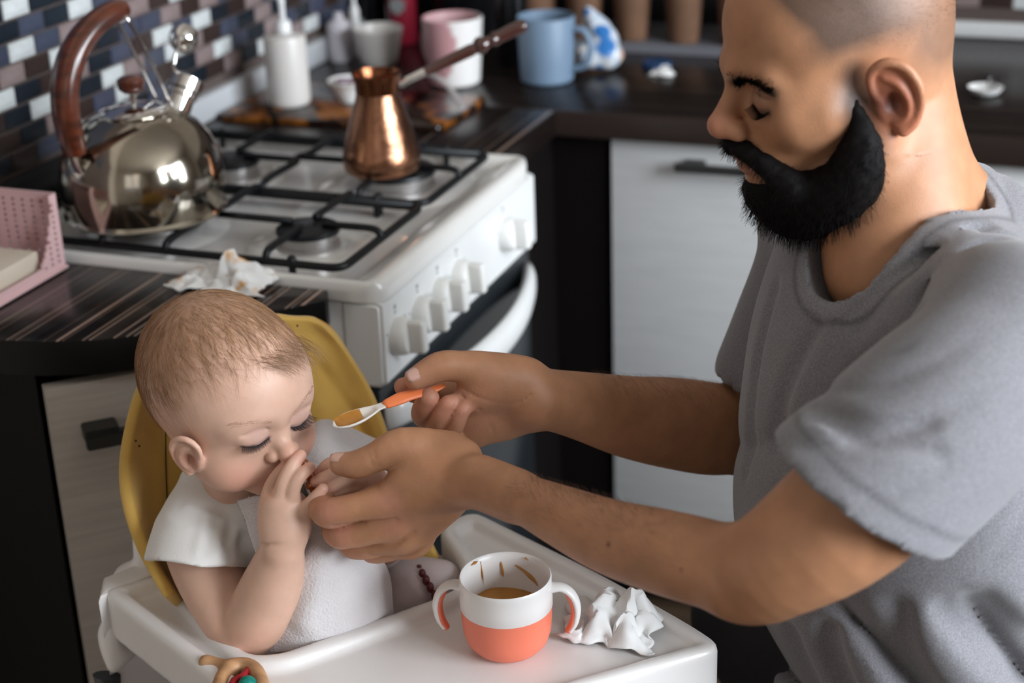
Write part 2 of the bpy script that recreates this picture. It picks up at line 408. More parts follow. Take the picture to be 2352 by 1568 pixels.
# ------------------------------------------------------------ mosaic tiles (parts of the walls)
TC = {'W': (.66, .69, .69), 'K': (.012, .018, .026), 'S': (.058, .068, .105), 'B': (.040, .026, .023), 'P': (.27, .205, .20)}
TM = {k: mat('tile_' + n, c, .2, var=.25, vscale=35, coat=.3, stretch=(1, 1, 4)) for (k, c), n in zip(TC.items(), ('white', 'navy', 'slate_blue', 'brown', 'taupe'))}
def tile_mesh(w_, h, m, axis):
    bm = bmesh.new()
    if axis == 'x': bm_box(bm, (-.004, 0, 0), (.0015, w_, h), .0009, 1)
    else: bm_box(bm, (0, -.0015, 0), (w_, .004, h), .0009, 1)
    me = bpy.data.meshes.new('tile'); bm.to_mesh(me); bm.free(); me.materials.append(TM[m]); return me
TW, TH, PY, PZ = .0496, .0232, .0522, .0257
meshes = {(k, a): tile_mesh(TW, TH, k, a) for k in TC for a in 'xy'}
rows = {  # row index from the row at z 1.033, first column index, colours
    -3: (-2, 'KSKBSKPSKBKWS'), -2: (-2, 'WKWKKPKSKBWPK'), -1: (-2, 'PKKSKWSPBSPKWB'), 0: (-3, 'KWSWSPKWPBWKPS'), 1: (-2, 'BKPBWBKSSPBPSKBW'), 2: (-2, 'PWKBPKSBWSWKBPSK'),
    3: (-2, 'KBKWSKWPSWPBSKPK'), 4: (-3, 'SPBKPBSWSBKPWSKP'), 5: (-2, 'WKBSWPKKSWKBPKWS')}
tile_parts = []
def add_tile(par, m, axis, u, z):
    o = bpy.data.objects.new('tile', meshes[(m, axis)]); link(o, par)
    o.location = (-.004 + .004, u, z) if axis == 'x' else (u, 2.824 - .004 + .002, z)
for r, (i0, s) in rows.items():
    z = 1.0333 - r * PZ
    for j in range(-5, 24):
        c = s[j - i0] if 0 <= j - i0 < len(s) else random.choice('WKSBPKSB')
        y = (1.621 if r % 2 == 0 else 1.5945) + PY * j
        if y < 1.33 + .0 or y > 2.76: continue
        add_tile(wl, c, 'x', y, z)
for r in (5, 4, 3):
    z = .8985 - (5 - r) * -PZ
    for j in range(20):
        add_tile(wb, 'PKWPSPKWSBPK'[j % 12] if r == 4 else ('WPBWSKPW'[j % 8] if r == 5 else random.choice('WKSBP')), 'y', .92 + PY * j + (0 if r % 2 else .026), z)
# further tiles above and towards the window, beyond what the frame shows singly
bm = bmesh.new()
for r in range(-9, -3):
    for j in range(-9, 24): bm_box(bm, (-.004, 1.6 + PY * j + (.026 if r % 2 else 0), 1.0333 - r * PZ), (.001, 1.6 + PY * j + TW + (.026 if r % 2 else 0), 1.0333 - r * PZ + TH))
t = obj('tile_field', bm, TM['S'], wl); t['kind'] = 'stuff'
box('grout', (-.005, .6, .85), (-.001, 2.824, 1.5), M_grout, wl)
box('skirting_strip', (-.001, 1.20, .852), (.006, 1.958, .899), M_black, wl, .002)
box('grout', (-.0, 2.8215, .85), (2.4, 2.825, 1.5), M_grout, wb)
M_trim = mat('white_trim', (.50, .51, .53), .45)
M_trim2 = mat('white_trim_back', (.66, .66, .66), .45)
prism('trim_1', [(-.004, 1.96), (.014, 1.96), (.014, 2.824), (-.004, 2.824)], .8505, .889, M_trim, None, .003)['kind'] = 'structure'
prism('trim_2', [(.0145, 2.81), (2.4, 2.81), (2.4, 2.824), (.0145, 2.824)], .8505, .876, M_trim2, None, .003)['kind'] = 'structure'

# ------------------------------------------------------------ worktops and base units
M_edge = mat('worktop_edge_black', (.004, .0035, .0033), .4, spec=.2)
line_px = [(0, 720, .9, .5), (0, 741.8, 1.3, .55), (0, 757, .8, .35), (20, 778, 1.5, .6), (26, 780, .8, .4), (38, 781, 1.2, .6), (127.6, 785, 2.3, .9), (143, 783, .9, .35), (207, 770, 1.3, .7), (228, 766, 1.4, .75), (300, 750, 1.6, .75), (336, 742, 1.5, .7), (358, 737, 1.3, .6), (385, 733, 1.4, .6), (569, 691, 1.6, .8), (598, 683, 2.4, .5), (628, 678, 1.3, .7), (647, 674, 1.6, .8), (719, 659, 1.7, .85), (735, 655, 1.2, .6), (750, 657, 3.0, 1.0), (485, 712, 1.0, .4), (460, 720, 1.2, .5), (100, 784, .7, .3)]
WT1 = striped('dark_striped_laminate', 0, [(OnZ(x, y, .85)[0], w_ * .001, s_) for x, y, w_, s_ in line_px])
poly1 = [(0, 1.463), (.487, 1.463), (.497, 1.437), (.470, 1.405), (.42, 1.352), (.37, 1.305), (.32, 1.274), (.27, 1.256), (.226, 1.247), (.15, 1.243), (0, 1.243)]
o = prism('worktop', poly1, .812, .850, WT1, None, .0012, 2)
o.data.materials.append(M_edge)
for pl in o.data.polygons:
    if pl.normal.z < .5: pl.material_index = 1
tag(o, 'short dark striped worktop with a curved end left of the stove', 'worktop')
M_stripX = striped('dark_grained_laminate', 1); M_stripY = striped('dark_grained_laminate_side', 0, [(.482, .005, .35), (.462, .002, .2), (.43, .002, .15), (.36, .004, .12)])
prismL = [(.014, 1.96), (.49, 1.96), (.49, 2.212), (.0145, 2.212)]
o = prism('worktop', [(0.016, 1.967), (.488, 1.967), (.488, 2.2115), (.016, 2.2115)], .812, .850, M_stripY, None, .0015, 2)
tag(o, 'dark worktop piece between the stove and the corner', 'worktop')
o = prism('worktop', [(.0155, 2.2125), (2.4, 2.2125), (2.4, 2.809), (.0155, 2.809)], .812, .850, M_stripX, None, .0015, 2)
tag(o, 'long dark grained worktop along the back wall', 'worktop')
M_lightwood = mat('pale_wood_laminate', (.50, .455, .40), .42, var=.13, vscale=9, stretch=(1, 1, 22), bump=.08)
M_handle = mat('dark_grey_handle', (.045, .045, .042), .4, metal=.6)
M_doorwhite = mat('matt_white_door', (.60, .60, .60), .45, var=.06, vscale=12, stretch=(1, 1, 8))
# left base unit: diagonal door under the curved worktop
u = empty('base_cabinet', (.25, 1.4, 0), 'corner base cabinet with a pale wood diagonal door under the curved worktop', 'cabinet')
cab = [(.005, 1.455), (.440, 1.455), (.440, 1.430), (.275, 1.300), (.005, 1.3005)]
base_of(u, prism('body', cab, .08, .8115, M_darkcab))
base_of(u, prism('plinth', [(.03, 1.45), (.40, 1.45), (.40, 1.42), (.26, 1.33), (.03, 1.33)], 0, .0795, M_darkcab))
base_of(u, prism('side_panel', [(.005, 1.262), (.250, 1.262), (.250, 1.2995), (.005, 1.2995)], .0, .8115, M_darkcab))
dA, dB = V(.2705, 1.2475), V(.457, 1.4245); dn = V(.688, -.725)
dpoly = [tuple(dA), tuple(dB), tuple(dB - dn * .018), tuple(dA - dn * .018)]
base_of(u, prism('door', dpoly, .085, .800, M_lightwood, None, .0015))
door = u.children[-1]
hh = OnZ(228, 935, .757)
e_ = (dB - dA) / np.linalg.norm(dB - dA)
def pt(s, off): q = dA + e_ * s + dn * off; return (q[0], q[1])
s0 = .030
hb = bmesh.new()
def hpr(s1, s2, o1, o2, z1, z2):
    bmx = bmesh.new(); a = [pt(s1, o1), pt(s2, o1), pt(s2, o2), pt(s1, o2)]
    for q in (0,):
        lo = [hb.verts.new((x, y, z1)) for x, y in a]; hi = [hb.verts.new((x, y, z2)) for x, y in a]
        hb.faces.new(lo[::-1]); hb.faces.new(hi)
        for i in range(4): hb.faces.new((lo[i], lo[(i + 1) % 4], hi[(i + 1) % 4], hi[i]))
    bmx.free()
hpr(s0 + .0, s0 + .035, 0.0005, .028, .742, .757); hpr(s0 + .125, s0 + .16, 0.0005, .028, .742, .757); hpr(s0, s0 + .16, .020, .032, .737, .753)
bmesh.ops.bevel(hb, geom=hb.edges[:], offset=.0015, segments=2, affect='EDGES')
hm = obj('handle', hb, M_handle, None, 35); hm.parent = door
# corner filler and units under the back worktop
u = empty('base_cabinet', (.3, 2.3, 0), 'dark brown corner base cabinet right of the stove', 'cabinet')
for nm, q, a, b_ in (('side_panel', [(.016, 1.967), (.47, 1.967), (.47, 2.245), (.016, 2.245)], 0, .8115), ('body', [(.016, 2.2455), (.555, 2.2455), (.555, 2.80), (.016, 2.80)], 0, .8115)):
    base_of(u, prism(nm, q, a, b_, M_darkcab))
for i, (x0, x1, lab) in enumerate(((.562, 1.16, 'white-fronted base cabinet with a dark bar handle behind the man'), (1.163, 1.76, 'white-fronted base cabinet hidden mostly by the man at right'), (1.763, 2.36, 'white-fronted base cabinet at the far right end'))):
    u = empty('base_cabinet', (x0 + .3, 2.5, 0), lab, 'cabinet')
    base_of(u, box('body', (x0, 2.256, .08), (x1, 2.80, .8115), M_darkcab)); base_of(u, box('plinth', (x0, 2.29, 0), (x1, 2.33, .0795), M_darkcab))
    d = base_of(u, box('door', (x0 + .002, 2.237, .085), (x1 - .002, 2.2555, .806), M_doorwhite, None, .0015))
    hb = bmesh.new(); hx = .668 + x0 - .562
    bm_box(hb, (hx, 2.205, .772), (hx + .34, 2.214, .784)); bm_box(hb, (hx + .01, 2.2141, .772), (hx + .04, 2.2369, .784)); bm_box(hb, (hx + .3, 2.2141, .772), (hx + .33, 2.2369, .784)); bmesh.ops.bevel(hb, geom=hb.edges[:], offset=.0015, segments=2, affect='EDGES')
    h = obj('handle', hb, M_handle, None, 35); h.parent = d

# ------------------------------------------------------------ gas stove
SX, SY0, SY1 = .540, 1.466, 1.958
stove = empty('gas_stove', (.27, 1.7, 0), 'white four-burner gas stove with black grates and an oven', 'stove')
def st(o): return base_of(stove, o)
st(box('side_panel', (.02, SY0 + .004, .02), (.500, SY0 + .02, .838), M_white, None, .003)); st(box('side_panel', (.02, SY1 - .02, .02), (.500, SY1 - .004, .838), M_white, None, .003))
st(box('body', (.02, SY0 + .021, .02), (.50, SY1 - .021, .80), M_white))
# hob: pressed tray with raised rounded rim
def hob():
    out = round_poly([(.02, SY0), (SX + .008, SY0), (SX + .008, SY1), (.02, SY1)], [.004, .03, .05, .004], 10)
    cx, cy = np.mean([p[0] for p in out]), (SY0 + SY1) / 2
    def ins(d): return [(min(max(x, .02 + d), SX + .008 - d * 1.9) if True else x, min(max(y, SY0 + d), SY1 - d)) for x, y in out]
    ringz = [(0, .838), (0, .848), (.0015, .856), (.005, .860), (.010, .860), (.015, .857), (.022, .8475), (.026, .8465)]
    vs_, fs = [], []; n = len(out)
    for d, z in ringz: vs_ += [(x, y, z) for x, y in ins(d)]
    for i in range(len(ringz) - 1):
        for k in range(n): k2 = (k + 1) % n; fs.append((i * n + k, i * n + k2, (i + 1) * n + k2, (i + 1) * n + k))
    fs.append(tuple((len(ringz) - 1) * n + k for k in range(n))); fs.append(tuple(range(n))[::-1])
    return vs_, fs
M_hob = mat('hob_enamel', (.70, .68, .65), .17, coat=.5)
st(obj('hob', hob(), M_hob, None, 60))
burners = [(.400, 1.592, .036, 'near front'), (.405, 1.828, .050, 'far front'), (.175, 1.815, .036, 'far rear'), (.190, 1.592, .045, 'near rear')]
M_cap = mat('burner_cap', (.006, .007, .008), .38, spec=.3); M_alu = mat('burner_aluminium', (.46, .44, .43), .4, metal=.9)
for bx_, by, r, _ in burners:
    dish = st(obj('burner', place(lathe_data([(r * 2.05, 0.0), (r * 1.98, .0012), (r * 1.5, .0045), (r * 1.2, .0042), (r * 1.02, .0014), (0.001, .0012)], 48), (bx_, by, .8467)), M_hob, None, 50))
    hd = obj('burner_head', place(lathe_data([(r * 1.0, 0), (r * 1.0, .004), (r * .92, .005), (r * .92, .014), (r * 1.0, .015), (r * 1.0, .0165), (.001, .0165)], 48), (bx_, by, .848)), M_alu, None, 40)
    hd.parent = dish
    cp = obj('burner_cap', place(lathe_data([(r * 1.02, 0), (r * 1.04, .002), (r * 1.02, .0055), (r * .93, .0075), (.001, .0078)], 48), (bx_, by, .8646)), M_cap, None, 40)
    cp.parent = dish
# pan supports: two grates of round bar
def grate(y0, y1, x0, x1, bs):
    z = .876; r = .0047; ds = []
    loop = round_poly([(x0, y0), (x1, y0), (x1, y1), (x0, y1)], .018, 6); ds.append(tube_data([(x, y, z - .011) for x, y in loop], r * 1.05, 8, True))
    ds.append(tube_data([(x0 + .01, (y0 + y1) / 2 if False else y1, z - .011), (x1 - .01, y1, z - .011)], r * 1.5, 8))
    xm = (x0 + x1) / 2
    ds.append(tube_data(catmull([(xm, y0, z - .011), (xm, y0 + .004, z - .003), (xm, y0 + .03, z), (xm + .002, (y0 + y1) / 2 - .02, z), (xm - .006, (y0 + y1) / 2, z), (xm + .002, (y0 + y1) / 2 + .02, z), (xm, y1 - .03, z), (xm, y1 - .004, z - .003), (xm, y1, z - .011)], 4), r, 8))
    for bx_, by, br in bs:
        for sx in (-1, 1):
            end = x1 if sx > 0 else x0
            if (sx > 0) == (bx_ > xm):   # fingers from the outer side rail
                ds.append(tube_data(catmull([(end, by, z - .011), (end - sx * .002, by, z - .004), (end - sx * .012, by, z), (bx_ + sx * .045, by, z), (bx_ + sx * .02, by, z)], 4), r * .95, 8))
            else: ds.append(tube_data([(xm, by, z), (bx_ + sx * .02, by, z)], r * .95, 8))
        for sy in (-1, 1):
            end = y1 if sy > 0 else y0
            ds.append(tube_data(catmull([(bx_, end, z - .011), (bx_, end - sy * .002, z - .004), (bx_, end - sy * .012, z), (bx_, by + sy * .04, z), (bx_, by + sy * .02, z)], 4), r * .95, 8))
    for fx, fy in ((x0 + .04, y0), (x1 - .06, y0), (x0 + .04, y1), (x1 - .06, y1)):
        ds.append(place(lathe_data([(.004, -.0185), (.0042, -.004), (.006, .002), (.0045, .008), (.001, .010)], 12), (fx, fy, z - .011)))
    return join(*ds)
ym = (SY0 + SY1) / 2
M_grate = mat('cast_grate', (.004, .005, .006), .42, spec=.3)
st(obj('grate', grate(SY0 + .024, ym - .002, .055, .492, [(.400, 1.592, .036), (.190, 1.592, .045)]), M_grate, None, True))
st(obj('grate', grate(ym + .006, SY1 - .028, .055, .492, [(.405, 1.828, .045), (.175, 1.815, .036)]), M_grate, None, True))
# control panel, knobs
bm = bmesh.new(); prof = [(.498, .738), (.538, .738), (.546, .744), (SX + .006, .834), (SX, .8375), (.498, .8375)]
a = [bm.verts.new((x, SY0 + .002, z)) for x, z in prof]; b_ = [bm.verts.new((x, SY1 - .002, z)) for x, z in prof]
bm.faces.new(a); bm.faces.new(b_[::-1])
for i in range(len(prof)): bm.faces.new((a[i], b_[i], b_[(i + 1) % len(prof)], a[(i + 1) % len(prof)]))
bmesh.ops.bevel(bm, geom=[e for e in bm.edges if abs(e.verts[0].co.y - e.verts[1].co.y) < 1e-6], offset=.004, segments=3, affect='EDGES')
st(obj('control_panel', bm, M_white, None, 50))
M_mark = mat('grey_print', (.22, .26, .28), .5)
Rk = frame_z((1, 0, .06), (0, 1, 0))
knob = join(lathe_data([(.0215, 0), (.0215, .010), (.0195, .016), (.0175, .0178), (.001, .018)], 40))
bm = bmesh.new(); bm_box(bm, (-.0185, -.0068, .014), (.0185, .0068, .036), .004, 3)
me_ = bpy.data.meshes.new('k'); bm.to_mesh(me_); bm.free(); grip = ([tuple(v.co) for v in me_.vertices], [tuple(p.vertices) for p in me_.polygons])
Rg = Rk @ np.array([[0, -1, 0], [1, 0, 0], [0, 0, 1.]])
M_knob = mat('knob_white', (.76, .75, .72), .3)
kpos = [(1.503, .788), (1.564, .789), (1.622, .790), (1.680, .791), (1.836, .792)]
bm_m = bmesh.new()
for ky, kz in kpos:
    k_ = st(obj('knob', place(knob, (.5455, ky, kz), Rk), M_knob, None, 40))
    g_ = obj('grip', place(grip, (.5455, ky, kz), Rg), M_knob, None, 40); g_.parent = k_
    for q, (du, dz_, sz) in enumerate(((0, .034, .0022), (.0, .028, .0015), (.024, .014, .0015), (-.024, .010, .0013))):
        bm_box(bm_m, (.5440, ky + du - sz, kz + dz_ - sz), (.5464, ky + du + sz, kz + dz_ + sz))
st(obj('printed_marks', bm_m, M_mark))['kind'] = 'stuff'
# oven door with bowed handle
M_ovenglass = mat('oven_black_glass', (.010, .013, .016), .16)
st(box('oven_door', (.501, SY0 + .004, .26), (.536, SY1 - .004, .734), M_ovenglass, None, .004))
st(box('drawer_front', (.501, SY0 + .004, .06), (.534, SY1 - .004, .252), M_ovenglass, None, .004))
st(box('plinth', (.06, SY0 + .03, 0), (.48, SY1 - .03, .0195), M_black))
yy = np.linspace(0, 1, 25); pts = [(.5375 + .048 * math.sin(PI * t) ** .8, SY0 + .012 + (SY1 - SY0 - .03) * t, .700 + .0 * t) for t in yy]
st(obj('door_handle', tube_data(pts, [.018 + .004 * math.sin(PI * t) for t in yy], 14, flat=.52, up=(1, 0, 0)), M_white, None, True))
# ------------------------------------------------------------ kettle
def at_world(o, root): return base_of(root, o)
kc = V(.203, 1.567, .8805)
M_kettle = mat('brushed_steel_kettle', (.50, .45, .37), .12, metal=1.0, var=.35, vscale=14, bump=.03, bscale=30, stretch=(1, 1, 1))
M_redwood = mat('red_brown_wood_grip', (.105, .022, .008), .28, coat=.5, var=.6, vscale=30, stretch=(1, 1, 4))
kt = empty('kettle', kc, 'steel whistling kettle with a red-brown wooden arched handle on the stove', 'kettle')
def kp(name, data, m, sm=40, par=None):
    o = obj(name, place(data, kc), m, None, sm); base_of(kt, o) if par is None else sub(o, par); return o
kb = kp('body', lathe_data([(.001, .0), (.086, 0), (.0925, .002), (.0945, .005), (.0925, .0075), (.0915, .009), (.0935, .02), (.0950, .036), (.0945, .052), (.0905, .070), (.0825, .088), (.071, .102), (.057, .112), (.044, .117), (.040, .1185), (.0385, .120)], 72, cap0=True), M_kettle)
ld = kp('lid', lathe_data([(.0385, .1195), (.0405, .1215), (.0385, .1235), (.030, .1265), (.018, .129), (.004, .130), (.0035, .142), (.004, .1445), (.001, .145)], 48), M_chrome)
kp('lid_knob', lathe_data([(.001, .143), (.010, .143), (.0145, .147), (.016, .153), (.0155, .158), (.011, .161), (.001, .162)], 32), M_redwood, 50, ld)
ax = V(.28, .96, 0); ax /= np.linalg.norm(ax); sx_ = V(ax[1], -ax[0], 0)
def K(a, s, z): return ax * a + sx_ * s + V(0, 0, z)
sp_d = K(.62, 0, .78); sp_d /= np.linalg.norm(sp_d)
sp0 = K(.050, 0, .094)
Rs = frame_z(sp_d, sx_)
spo = kp('spout', place(lathe_data([(.024, -.012), (.021, 0.004), (.0175, .018), (.0165, .034), (.0185, .036), (.0185, .041), (.0165, .041), (.0155, .034)], 32), sp0, Rs), M_chrome, 40)
cap = kp('whistle_cap', place(lathe_data([(.0175, .0425), (.0195, .0435), (.0195, .058), (.017, .060), (.001, .0605)], 32), sp0, Rs), M_chrome, 40, spo)
kp('whistle_ball', sphere_data(K(.088, -.002, .187), .0175), M_chrome, True, spo)
kp('cap_lever', tube_data([K(.075, -.001, .140), K(.066, 0, .158), K(.072, -.001, .172), K(.080, -.002, .178)], .0022, 8), M_chrome, True, spo)
arc = catmull([K(-.0905, 0, .094), K(-.094, 0, .118), K(-.095, 0, .150), K(-.088, 0, .180), K(-.070, 0, .207), K(-.045, 0, .226), K(-.018, 0, .236), K(.002, 0, .238)], 6)
nA = len(arc); rr = np.interp(np.linspace(0, 1, nA), [0, .1, .5, .9, 1], [.0115, .0135, .0145, .0125, .0105])
hd = kp('handle', tube_data(arc, rr, 16, up=sx_, flat=1.25), M_redwood, 60)
kp('bracket', join(tube_data([K(-.084, 0, .066), K(-.090, 0, .082), K(-.092, 0, .104)], [.010, .009, .0085], 12, flat=.5, up=ax)), M_chrome, 40, hd)
kp('strut', join(tube_data(catmull([K(-.004, .010, .232), K(.012, .011, .200), K(.030, .0115, .160), K(.046, .0115, .118)], 4), .0019, 8), tube_data(catmull([K(-.004, -.010, .232), K(.012, -.011, .200), K(.030, -.0115, .160), K(.046, -.0115, .118)], 4), .0019, 8)), M_chrome, True, hd)

# ------------------------------------------------------------ cezve
M_copper = mat('hammered_copper', (.42, .20, .115), .27, metal=1.0, bump=.35, bscale=75, var=.45, vscale=28, bdist=.003)
M_copperd = mat('dark_copper', (.26, .095, .045), .25, metal=1.0, var=.4, vscale=40)
cc = V(.405, 1.79, .8805)
cz = empty('coffee_pot', cc, 'copper cezve with a long turned handle on the far front burner', 'coffee pot')
o = base_of(cz, obj('body', place(lathe_data([(.001, .001), (.044, 0), (.0475, .004), (.0485, .012), (.0480, .026), (.0465, .029), (.0460, .031), (.0440, .040), (.039, .058), (.033, .076), (.0285, .090), (.0265, .099)], 64, cap0=True), cc), M_copper, None, 40))
base_of(cz, obj('rim', place(lathe_data([(.0266, .0985), (.0272, .101), (.0275, .112), (.0305, .121), (.0310, .1225), (.0300, .1230), (.0262, .113), (.0250, .101), (.0290, .075), (.038, .045), (.040, .010), (.001, .004)], 64), cc), M_copperd, None, 40))
hdir = P(1150, 82, 2.03) - P(925, 188, 2.03); hl = np.linalg.norm(hdir); hdir /= hl
h0 = cc + V(0, 0, .106) + np.array([hdir[0], hdir[1], 0]) / np.linalg.norm(hdir[:2]) * .026
Rh = frame_z(hdir, (0, 0, 1.))
base_of(cz, obj('ferrule', place(lathe_data([(.0045, 0), (.005, .02), (.0058, .040), (.0062, .041)], 24), h0, Rh), M_chrome, None, 40))
M_varn = mat('varnished_dark_wood', (.045, .014, .010), .14, coat=1.0)
base_of(cz, obj('handle', place(lathe_data([(.0058, .036), (.0068, .05), (.0075, .075), (.0078, .098), (.0068, .104), (.0105, .108), (.0112, .114), (.0075, .119), (.0072, .126), (.0095, .130), (.0078, .136), (.0085, .150), (.0088, .164), (.0072, .172), (.001, .175)], 32, cap0=True), h0, Rh), M_varn, None, 40))

# ------------------------------------------------------------ things on the worktops
ZW = .8505
def board_mat():
    m, nt, N, L, b = new_mat('marbled_amber'); tc = N.new('ShaderNodeTexCoord'); n = N.new('ShaderNodeTexNoise'); n.inputs['Scale'].default_value = 16; n.inputs['Detail'].default_value = 4; n.inputs['Distortion'].default_value = 1.2
    L.new(tc.outputs['Object'], n.inputs['Vector']); r = N.new('ShaderNodeValToRGB'); e = r.color_ramp.elements; e[0].position = .47; e[0].color = (.010, .004, .002, 1); e[1].position = .60; e[1].color = (.26, .085, .012, 1)
    L.new(n.outputs['Fac'], r.inputs[0]); L.new(r.outputs[0], b.inputs['Base Color']); b.inputs['Roughness'].default_value = .2; return m
bp_ = [OnZ(x, y, ZW)[:2] for x, y in ((470, 273), (1010, 305), (1120, 232), (640, 195))]
bp_ = [(max(.020, x), y) for x, y in bp_]
tag(prism('cutting_board', round_poly(bp_, .012), ZW, ZW + .008, board_mat(), None, .002), 'glossy marbled amber cutting board behind the stove', 'cutting board')
ZB = ZW + .0085
M_soap = mat('milky_plastic', (.60, .57, .54), .35, sss=.2)
c = OnZ(666, 238, ZB); c[2] = ZB
sd = empty('soap_dispenser', c, 'milky white pump bottle standing on the amber board', 'dispenser')
base_of(sd, obj('bottle', place(lathe_data([(.001, 0), (.027, 0), (.0305, .003), (.0315, .008), (.0315, .098), (.030, .103), (.012, .106), (.0105, .107), (.0105, .112), (.001, .112)], 48), c), M_soap, None, 40))
base_of(sd, obj('pump', place(join(lathe_data([(.0115, .108), (.0115, .122), (.009, .125), (.0045, .126), (.0045, .150), (.001, .150)], 32), tube_data(catmull([(0, 0, .148), (-.001, 0, .156), (-.010, .006, .160), (-.020, .010, .157)], 4), .0052, 12)), c), mat('white_pump', (.70, .70, .70), .3), None, 40))
c = OnZ(805, 232, ZB); c[2] = ZB
bw = empty('small_bowl', c, 'small white bowl with red and blue scraps beside the cezve', 'bowl')
base_of(bw, obj('body', place(lathe_data([(.001, 0), (.014, 0), (.0155, .003), (.022, .016), (.031, .031), (.0325, .032), (.031, .033), (.020, .018), (.012, .006), (.001, .005)], 40), c), M_plasticwhite, None, 40))
bm = bmesh.new()
for k in range(9):
    a = random.uniform(0, 6.28); q = random.uniform(0, .014); x, y = q * math.cos(a), q * math.sin(a); bm_box(bm, (x - .006, y - .005, .020), (x + .006, y + .004, .031 + random.uniform(0, .006)), .002, 1)
base_of(bw, obj('scraps', place(([tuple(v.co) for v in bm.verts], [tuple(v.index for v in f.verts) for f in bm.faces]) if not bm.verts.index_update() else None, c), mat('red_scraps', (.32, .05, .05), .5, var2=(.25, .3, .38), vscale=60), None, None))['kind'] = 'stuff'
c = OnZ(872, 150, ZW); c[2] = ZW
def mug(name, c, r0, r1, h, m_out, m_in, label, hang, cat='mug', handle=True, wall=.003):
    e = empty(name, c, label, cat)
    base_of(e, obj('body', place(lathe_data([(.001, 0), (r0 - .004, 0), (r0, .004), (r0 + (r1 - r0) * .3, h * .3), (r1, h - .001), (r1 - wall * .5, h + .001), (r1 - wall, h - .001)], 56), c), m_out, None, 40))
    base_of(e, obj('lining', place(lathe_data([(r1 - wall, h - .0012), (r0 - wall + .001, .012), (r0 - wall - .006, .006), (.001, .0055)], 56), c), m_in, None, 40))
    if handle:
        a = hang; d = V(math.cos(a), math.sin(a), 0)
        pts = catmull([c + d * (r1 - .002) + V(0, 0, h * .82), c + d * (r1 + .017) + V(0, 0, h * .80), c + d * (r1 + .027) + V(0, 0, h * .55), c + d * (r1 + .018) + V(0, 0, h * .28), c + d * (r0 - .001) + V(0, 0, h * .2)], 5)
        base_of(e, obj('handle', tube_data(pts, .0052, 10, up=np.cross(d, (0, 0, 1)), flat=1.4), m_out, None, 60))
    return e
M_bowl = mat('white_ceramic', (.66, .63, .60), .3)
mug('white_cup', c, .028, .041, .062, M_bowl, M_bowl, 'white handleless cup standing behind the cezve', 0, 'cup', False)
def pinkmug():
    m, nt, N, L, b = new_mat('pink_white_ceramic'); tc = N.new('ShaderNodeTexCoord'); sp = N.new('ShaderNodeSeparateXYZ'); L.new(tc.outputs['Generated'], sp.inputs[0])
    n = N.new('ShaderNodeTexNoise'); n.inputs['Scale'].default_value = 2.2; L.new(tc.outputs['Generated'], n.inputs['Vector'])
    a = N.new('ShaderNodeMath'); a.operation = 'MULTIPLY_ADD'; L.new(n.outputs['Fac'], a.inputs[0]); a.inputs[1].default_value = .7; L.new(sp.outputs[0], a.inputs[2])
    k = N.new('ShaderNodeMapRange'); k.inputs['From Min'].default_value = .93; k.inputs['From Max'].default_value = 1.0; L.new(a.outputs[0], k.inputs[0])
    mx = N.new('ShaderNodeMix'); mx.data_type = 'RGBA'; L.new(k.outputs[0], mx.inputs['Factor']); mx.inputs['A'].default_value = (.50, .27, .28, 1); mx.inputs['B'].default_value = (.74, .71, .69, 1); L.new(mx.outputs['Result'], b.inputs['Base Color']); b.inputs['Roughness'].default_value = .3; return m
c = OnZ(1045, 190, ZW); c[2] = ZW
mug('pink_mug', c, .040, .047, .103, pinkmug(), mat('pink_glaze', (.55, .34, .35), .3), 'pink and white mug behind the cezve handle', 2.6)
c = OnZ(1257, 185, ZW); c[2] = ZW
M_bluem = mat('grey_blue_ceramic', (.155, .225, .315), .5)
mug('blue_mug', c, .041, .045, .101, M_bluem, M_bluem, 'matt grey-blue mug on the back worktop', .0)
# curved spoon rest
pts = catmull([OnZ(925, 195, ZB + .010), OnZ(955, 172, ZB + .030), OnZ(1000, 176, ZB + .034), OnZ(1035, 205, ZB + .022), OnZ(1062, 250, ZB + .0055)], 5)
tag(obj('bent_spoon', tube_data(pts, [.0052] * len(pts), 10, flat=.55), mat('pale_metal', (.62, .58, .58), .3, metal=.5), None, 60), 'bowed pale metal spoon handle lying on the amber board', 'spoon')
# milk pouch
c = OnZ(1380, 160, ZW); c[2] = ZW
def pouch_mat():
    m, nt, N, L, b = new_mat('printed_film'); tc = N.new('ShaderNodeTexCoord'); n = N.new('ShaderNodeTexNoise'); n.inputs['Scale'].default_value = 24; n.inputs['Detail'].default_value = 1; L.new(tc.outputs['Object'], n.inputs['Vector'])
    r = N.new('ShaderNodeValToRGB'); r.color_ramp.interpolation = 'EASE'; e = r.color_ramp.elements; e[0].position = .38; e[0].color = (.02, .15, .42, 1); e[1].position = .46; e[1].color = (.62, .64, .66, 1)
    for p_, c_ in ((.56, (.42, .53, .68)), (.62, (.66, .62, .58)), (.70, (.66, .38, .30))): q = e.new(p_); q.color = (*c_, 1)
    L.new(n.outputs['Fac'], r.inputs[0]); L.new(r.outputs[0], b.inputs['Base Color']); b.inputs['Roughness'].default_value = .28; return m
S = Sdf(); a_ = P(1385, 125, 2.60); 
S.chain([P(1350, 128, 2.60), P(1395, 128, 2.60)], [.020, .021], 0)
S.chain([P(1395, 122, 2.60), P(1385, 85, 2.60), P(1360, 45, 2.60), P(1352, 28, 2.60)], [.022, .021, .015, .010], .01)
v, q = S.mesh(.003); v[:, 2] = np.maximum(v[:, 2], ZW); nz_ = np.array([mnoise.noise(Vector(p) * 60) for p in v]); v[:, :2] += nz_[:, None] * .003
